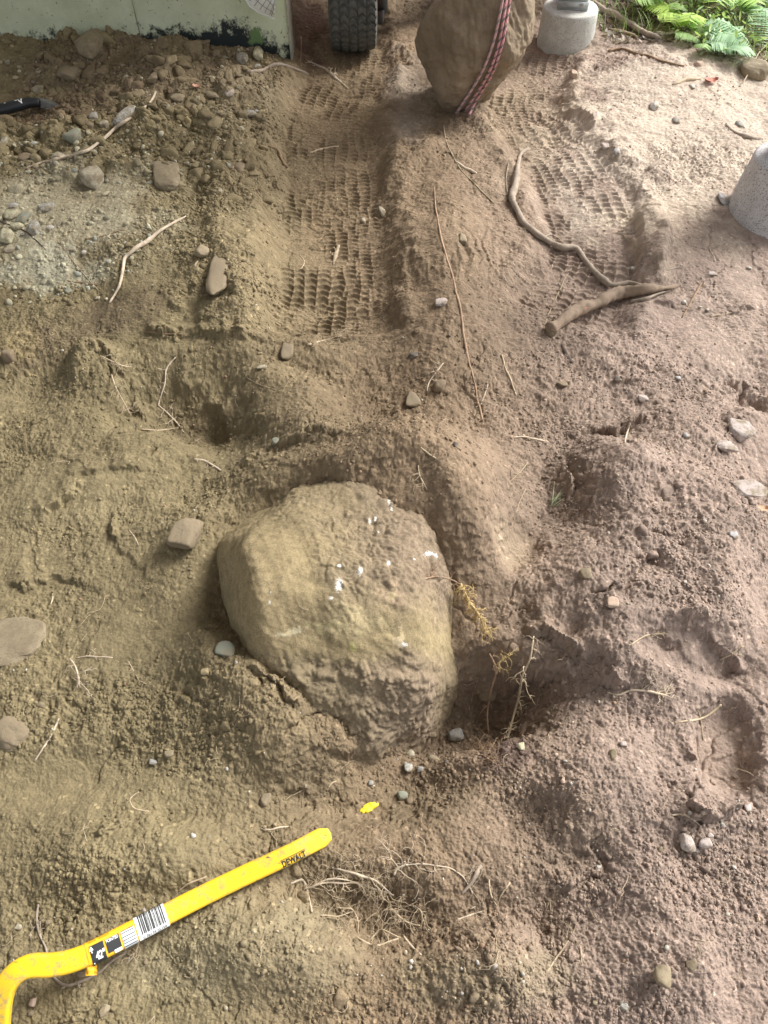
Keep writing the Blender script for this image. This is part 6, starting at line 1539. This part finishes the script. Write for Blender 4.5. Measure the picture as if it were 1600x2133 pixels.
for k_, (sp, wd) in enumerate(strands):
    q = px_path(sp, 6, .3, 3); P = []
    for a, b in q:
        v = Vector(ray(a, b)).normalized(); h = bvh2.ray_cast(ORG, v, 9)
        P.append(np.array(h[0]) if h[0] is not None else on_y(a, b, (P[-1][1] if P else YB - .15)))
    P = smooth_path(np.array(P), 14); P[:, 1] -= .013
    tail = np.array([P[-1] * (1 - t) + (bucket_pt + np.array([k_ * .012, 0, 0])) * t for t in np.linspace(.05, 1, 24)]); P = np.vstack([P, tail])
    # resample finely
    L = np.concatenate([[0], np.cumsum(np.linalg.norm(np.diff(P, axis=0), axis=1))]); n = int(L[-1] / .004); s_ = np.linspace(0, L[-1], n)
    P = np.stack([np.interp(s_, L, P[:, i]) for i in range(3)], -1); kk = 12
    ph = s_[:, None] / .034 + np.arange(kk)[None] / kk * 1.0; fp = ph - np.floor(ph); ph2 = s_[:, None] / .012 - np.arange(kk)[None] / kk * 2; f2 = ph2 - np.floor(ph2)
    c = np.where((fp < .30)[..., None], np.array([.11, .13, .14]), np.array([.60, .27, .29]))
    c = np.where(((f2 < .3) & (fp > .3))[..., None], np.array([.70, .45, .44]), c)
    if k_ == 0: c = c * .6 + np.array([.45, .38, .38]) * .4
    mb = MB(); mb.tube(P, .0053 + .0004 * np.sin(s_ * 900), kk, c=c.reshape(-1, 3).reshape(n, kk, 3))
    mesh_arr('rope_strand', np.vstack(mb.v) - eb, [np.vstack(mb.f3), np.vstack(mb.f4)], M_ROPE, e, col=np.vstack(mb.c))

# ------------------------------------------------------------------ undergrowth at the top right
def leafmat(name, col, var=.25):
    m, nt, bs = new_mat(name); at = N(nt, 'ShaderNodeAttribute'); at.attribute_name = 'Col'
    nt.links.new(at.outputs['Color'], bs.inputs['Base Color']); bs.inputs['Roughness'].default_value = .55
    tl = N(nt, 'ShaderNodeBsdfTranslucent'); nt.links.new(at.outputs['Color'], tl.inputs['Color']); mx = N(nt, 'ShaderNodeMixShader'); mx.inputs[0].default_value = .35
    nt.links.new(bs.outputs[0], mx.inputs[1]); nt.links.new(tl.outputs[0], mx.inputs[2]); nt.links.new(mx.outputs[0], nt.nodes['Material Output'].inputs[0]); return m
M_LEAF = leafmat('green_leaf', None)
def frond(base, az, L, rise, col, rg, parent, droop=1.0, pinn=22):
    n = 26; t = np.linspace(0, 1, n)
    d = np.array([math.cos(az), math.sin(az), 0]); P = base + np.outer(t * L * .9, d) + np.outer(rise * L * (t * 1.5 - droop * 1.1 * t ** 2.1), [0, 0, 1])
    mb = MB(); mb.tube(P, np.linspace(.0028, .0008, n), 5, c=np.array([.25, .25, .08]))
    sidev = np.cross(d, [0, 0, 1.0]); 
    for k in range(pinn):
        tt = .16 + .84 * (k / pinn); i = tt * (n - 1); p = np.array([np.interp(i, np.arange(n), P[:, j]) for j in range(3)])
        pl_ = L * .30 * math.sin(math.pi * min(1, .12 + .88 * (1 - tt) ** .8)) ** .8 * (1.0 if tt > .2 else .8)
        for s_ in (-1, 1):
            dirp = sidev * s_ + d * .35 + np.array([0, 0, -.15 + rg.normal() * .08]); dirp /= np.linalg.norm(dirp)
            fw = np.cross(dirp, [0, 0, 1.0]); fw /= np.linalg.norm(fw); m = 11; V = []; f = []
            for a in range(m):
                ta = a / (m - 1); wd = pl_ * .13 * (1 - ta) ** .6 * (.55 + .45 * (a % 2)); c0 = p + dirp * pl_ * ta + np.array([0, 0, -.10 * pl_ * ta ** 2])
                V += [c0 + fw * wd, c0 + np.array([0, 0, .001]), c0 - fw * wd]
            for a in range(m - 1):
                for j in range(2): f.append([a * 3 + j, a * 3 + 3 + j, a * 3 + 4 + j, a * 3 + 1 + j])
            mb.add(V, f4=f, c=np.array(col) * rg.uniform(.8, 1.2))
    V = np.vstack(mb.v) - np.array(parent.location); mesh_arr('frond', V, ([np.vstack(mb.f3)] if mb.f3 else []) + [np.vstack(mb.f4)], M_LEAF, parent, col=np.vstack(mb.c))
FERNS = [((1572, 118), 6, .36, (.42, .64, .38), 'big blue green fern at the right edge above the tan rock', R(150), 2.6), ((1440, 50), 5, .34, (.48, .68, .13), 'yellow green fern hanging over the litter, left of the blue green fern', R(215), 2.2),
         ((1510, 0), 5, .34, (.42, .64, .14), 'bright green fern behind the other ferns near the top edge', R(200), 3.0), ((1390, 10), 4, .26, (.30, .48, .12), 'small light green fern nearest the far pier', R(240), 2.6),
         ((1470, 100), 4, .20, (.36, .56, .20), 'little fern with short fronds between the yellow green fern and the tan rock', R(200), 3.0), ((1595, 30), 5, .34, (.32, .54, .20), 'fern half out of the photo at the top right corner', R(180), 3.0), ((1340, -20), 4, .28, (.34, .54, .14), 'fern at the top edge right above the fallen branch', R(250), 2.6)]
for (fp_, nf, L, col, lab_, az0, spread) in FERNS:
    b = hitn(*fp_)[0]; rg = np.random.default_rng(int(fp_[0])); e = empty('fern', b, 0, lab_, 'fern', 'ferns in the undergrowth')
    for k in range(nf): frond(b + rg.normal(size=3) * [.012, .012, 0], az0 + (k / (nf - 1) - .5) * spread + rg.normal() * .12, L * rg.uniform(.6, .95), rg.uniform(.38, .6), col, rg, e, rg.uniform(.7, 1.0))
for k, (x, y) in enumerate([(2.0, 5.2), (2.9, 5.0), (3.3, 4.2)]):
    b = np.array([x, y, float(Hs(x, y))]); rg = np.random.default_rng(k + 50); e = empty('fern', b, 0, ['fern beyond the top edge of the photo behind the bright green one', 'fern out past the top right corner', 'fern out past the right edge'][k], 'fern', 'ferns in the undergrowth')
    for j in range(5): frond(b, j * 1.25 + rg.normal() * .2, .4, .5, (.14, .30, .06), rg, e, .9)
def leafscatter(name, n, region, size, pal, label, seed, lift=(0, .04), up_=.5, long=1.6):
    rg = np.random.default_rng(seed); x = rg.uniform(region[0], region[2], n); y = rg.uniform(region[1], region[3], n)
    edge_ = 3.30 + .62 * sstep(2.3, 1.0, x) + .10 * fbm(x, y, 2.5, 2, 3); k = y > edge_; k &= ~((np.hypot(x - c1[0], y - c1[1]) < .17))
    x, y = x[k], y[k]; n = len(x); z = Hs(x, y) + rg.uniform(lift[0], lift[1], n)
    s = size * rg.uniform(.5, 1.3, n); az = rg.uniform(0, 6.28, n); tl = rg.normal(size=n) * up_; ro = rg.normal(size=n) * .4
    T = np.array([[-1, 0, 0], [-.5, .5, .12], [-.5, -.5, .12], [0, .62, .1], [0, 0, -.03], [0, -.62, .1], [.5, .5, .1], [.5, -.5, .1], [1, 0, .12]]) * [1, 1 / long, 1]
    Fq = np.array([[0, 4, 3, 1], [0, 2, 5, 4], [4, 8, 6, 3], [4, 5, 7, 8]])
    V = T[None] * s[:, None, None]
    X1 = V[..., 0] * np.cos(tl)[:, None] - V[..., 2] * np.sin(tl)[:, None]; Z1 = V[..., 0] * np.sin(tl)[:, None] + V[..., 2] * np.cos(tl)[:, None]
    Y1 = V[..., 1] * np.cos(ro)[:, None] - Z1 * np.sin(ro)[:, None]; Z2 = V[..., 1] * np.sin(ro)[:, None] + Z1 * np.cos(ro)[:, None]
    V = np.stack([X1 * np.cos(az)[:, None] - Y1 * np.sin(az)[:, None] + x[:, None], X1 * np.sin(az)[:, None] + Y1 * np.cos(az)[:, None] + y[:, None], Z2 + z[:, None]], -1)
    Fa = (Fq[None] + (np.arange(n) * 9)[:, None, None]).reshape(-1, 4); c = np.array(pal)[rg.integers(0, len(pal), n)] * rg.uniform(.7, 1.25, (n, 1))
    o = mesh_arr(name, V.reshape(-1, 3), Fa, M_LEAF, col=np.repeat(c, 9, 0)); tag(o, label, kind='stuff'); return o
leafscatter('leaf_litter', 26000, (.9, 3.3, 4.4, 6.6), .019, [(.28, .20, .12), (.42, .36, .27), (.55, .50, .44), (.16, .12, .07), (.36, .31, .20)], 'dead leaves and litter on the forest floor', 4, (0, .008), .25)
leafscatter('ground_cover', 9000, (1.35, 3.5, 4.4, 6.6), .017, [(.34, .50, .10), (.40, .56, .14), (.24, .38, .09), (.44, .52, .20), (.34, .52, .24)], 'low green leaves of the undergrowth', 6, (.02, .13), .5, 1.9)
# grass blades
rg = np.random.default_rng(31); n = 9000; x = rg.uniform(1.0, 4.2, n); y = rg.uniform(3.5, 6.0, n); k = (y > 3.45 + .58 * sstep(2.3, 1.0, x) + .1 * fbm(x, y, 2.5, 2, 3)) & (np.hypot(x - c1[0], y - c1[1]) > .17); x, y = x[k], y[k]; n = len(x)
z = Hs(x, y); L = rg.uniform(.04, .15, n); az = rg.uniform(0, 6.28, n); be = rg.uniform(.3, 1.1, n); V = []
tt = np.linspace(0, 1, 5)
for j, t in enumerate(tt):
    r0 = L * be * t ** 1.6; hz = L * (t - .35 * be * t ** 2.2); wv = .0018 * (1 - t * .9)
    for s_ in (-1, 1): V.append(np.stack([x + np.cos(az) * r0 - np.sin(az) * wv * s_, y + np.sin(az) * r0 + np.cos(az) * wv * s_, z + hz], -1))
V = np.stack(V, 1); Fq = np.array([[2 * j, 2 * j + 1, 2 * j + 3, 2 * j + 2] for j in range(4)]); Fa = (Fq[None] + (np.arange(n) * 10)[:, None, None]).reshape(-1, 4)
c = np.array([(.30, .48, .10), (.36, .52, .16), (.48, .50, .28), (.20, .34, .08)])[rg.integers(0, 4, n)]
o = mesh_arr('grass', V.reshape(-1, 3), Fa, M_LEAF, col=np.repeat(c, 10, 0)); tag(o, 'thin grass blades among the litter', kind='stuff')
root([(1232, 12), (1262, 38), (1290, 50), (1320, 68), (1345, 80), (1372, 86)], [9, 12, 11, 9, 6], 'grey', 'fallen brown branch lying in the litter behind the far pier', name='branch', cat='branch', lift=2.2)
root([(1270, 63), (1300, 68), (1328, 80)], [4, 5, 3], 'pale', 'pale thin stick next to the fallen branch in the litter', name='stick', cat='stick', lift=2)
root([(1268, 108), (1300, 103), (1325, 115), (1352, 114), (1380, 130), (1425, 138)], [4, 5, 5, 4, 3], 'brown', 'crooked brown stick at the border of sand and litter', name='stick', cat='stick', lift=1.5)
root([(1600, 95), (1575, 125), (1556, 160), (1545, 180)], [2.5, 3, 3, 2], 'pale', 'dry stalk leaning over the tan rock at the right edge', name='stalk', cat='stalk', lift=6)
root([(1400, 178), (1425, 166), (1460, 164)], [3, 9, 6], 'pale', 'short thick stick left of the red leaf', name='stick', cat='stick', lift=.8)
print('done')
for o in bpy.data.objects:
    if o.name.startswith('root_hairs'): o['kind'] = 'stuff'
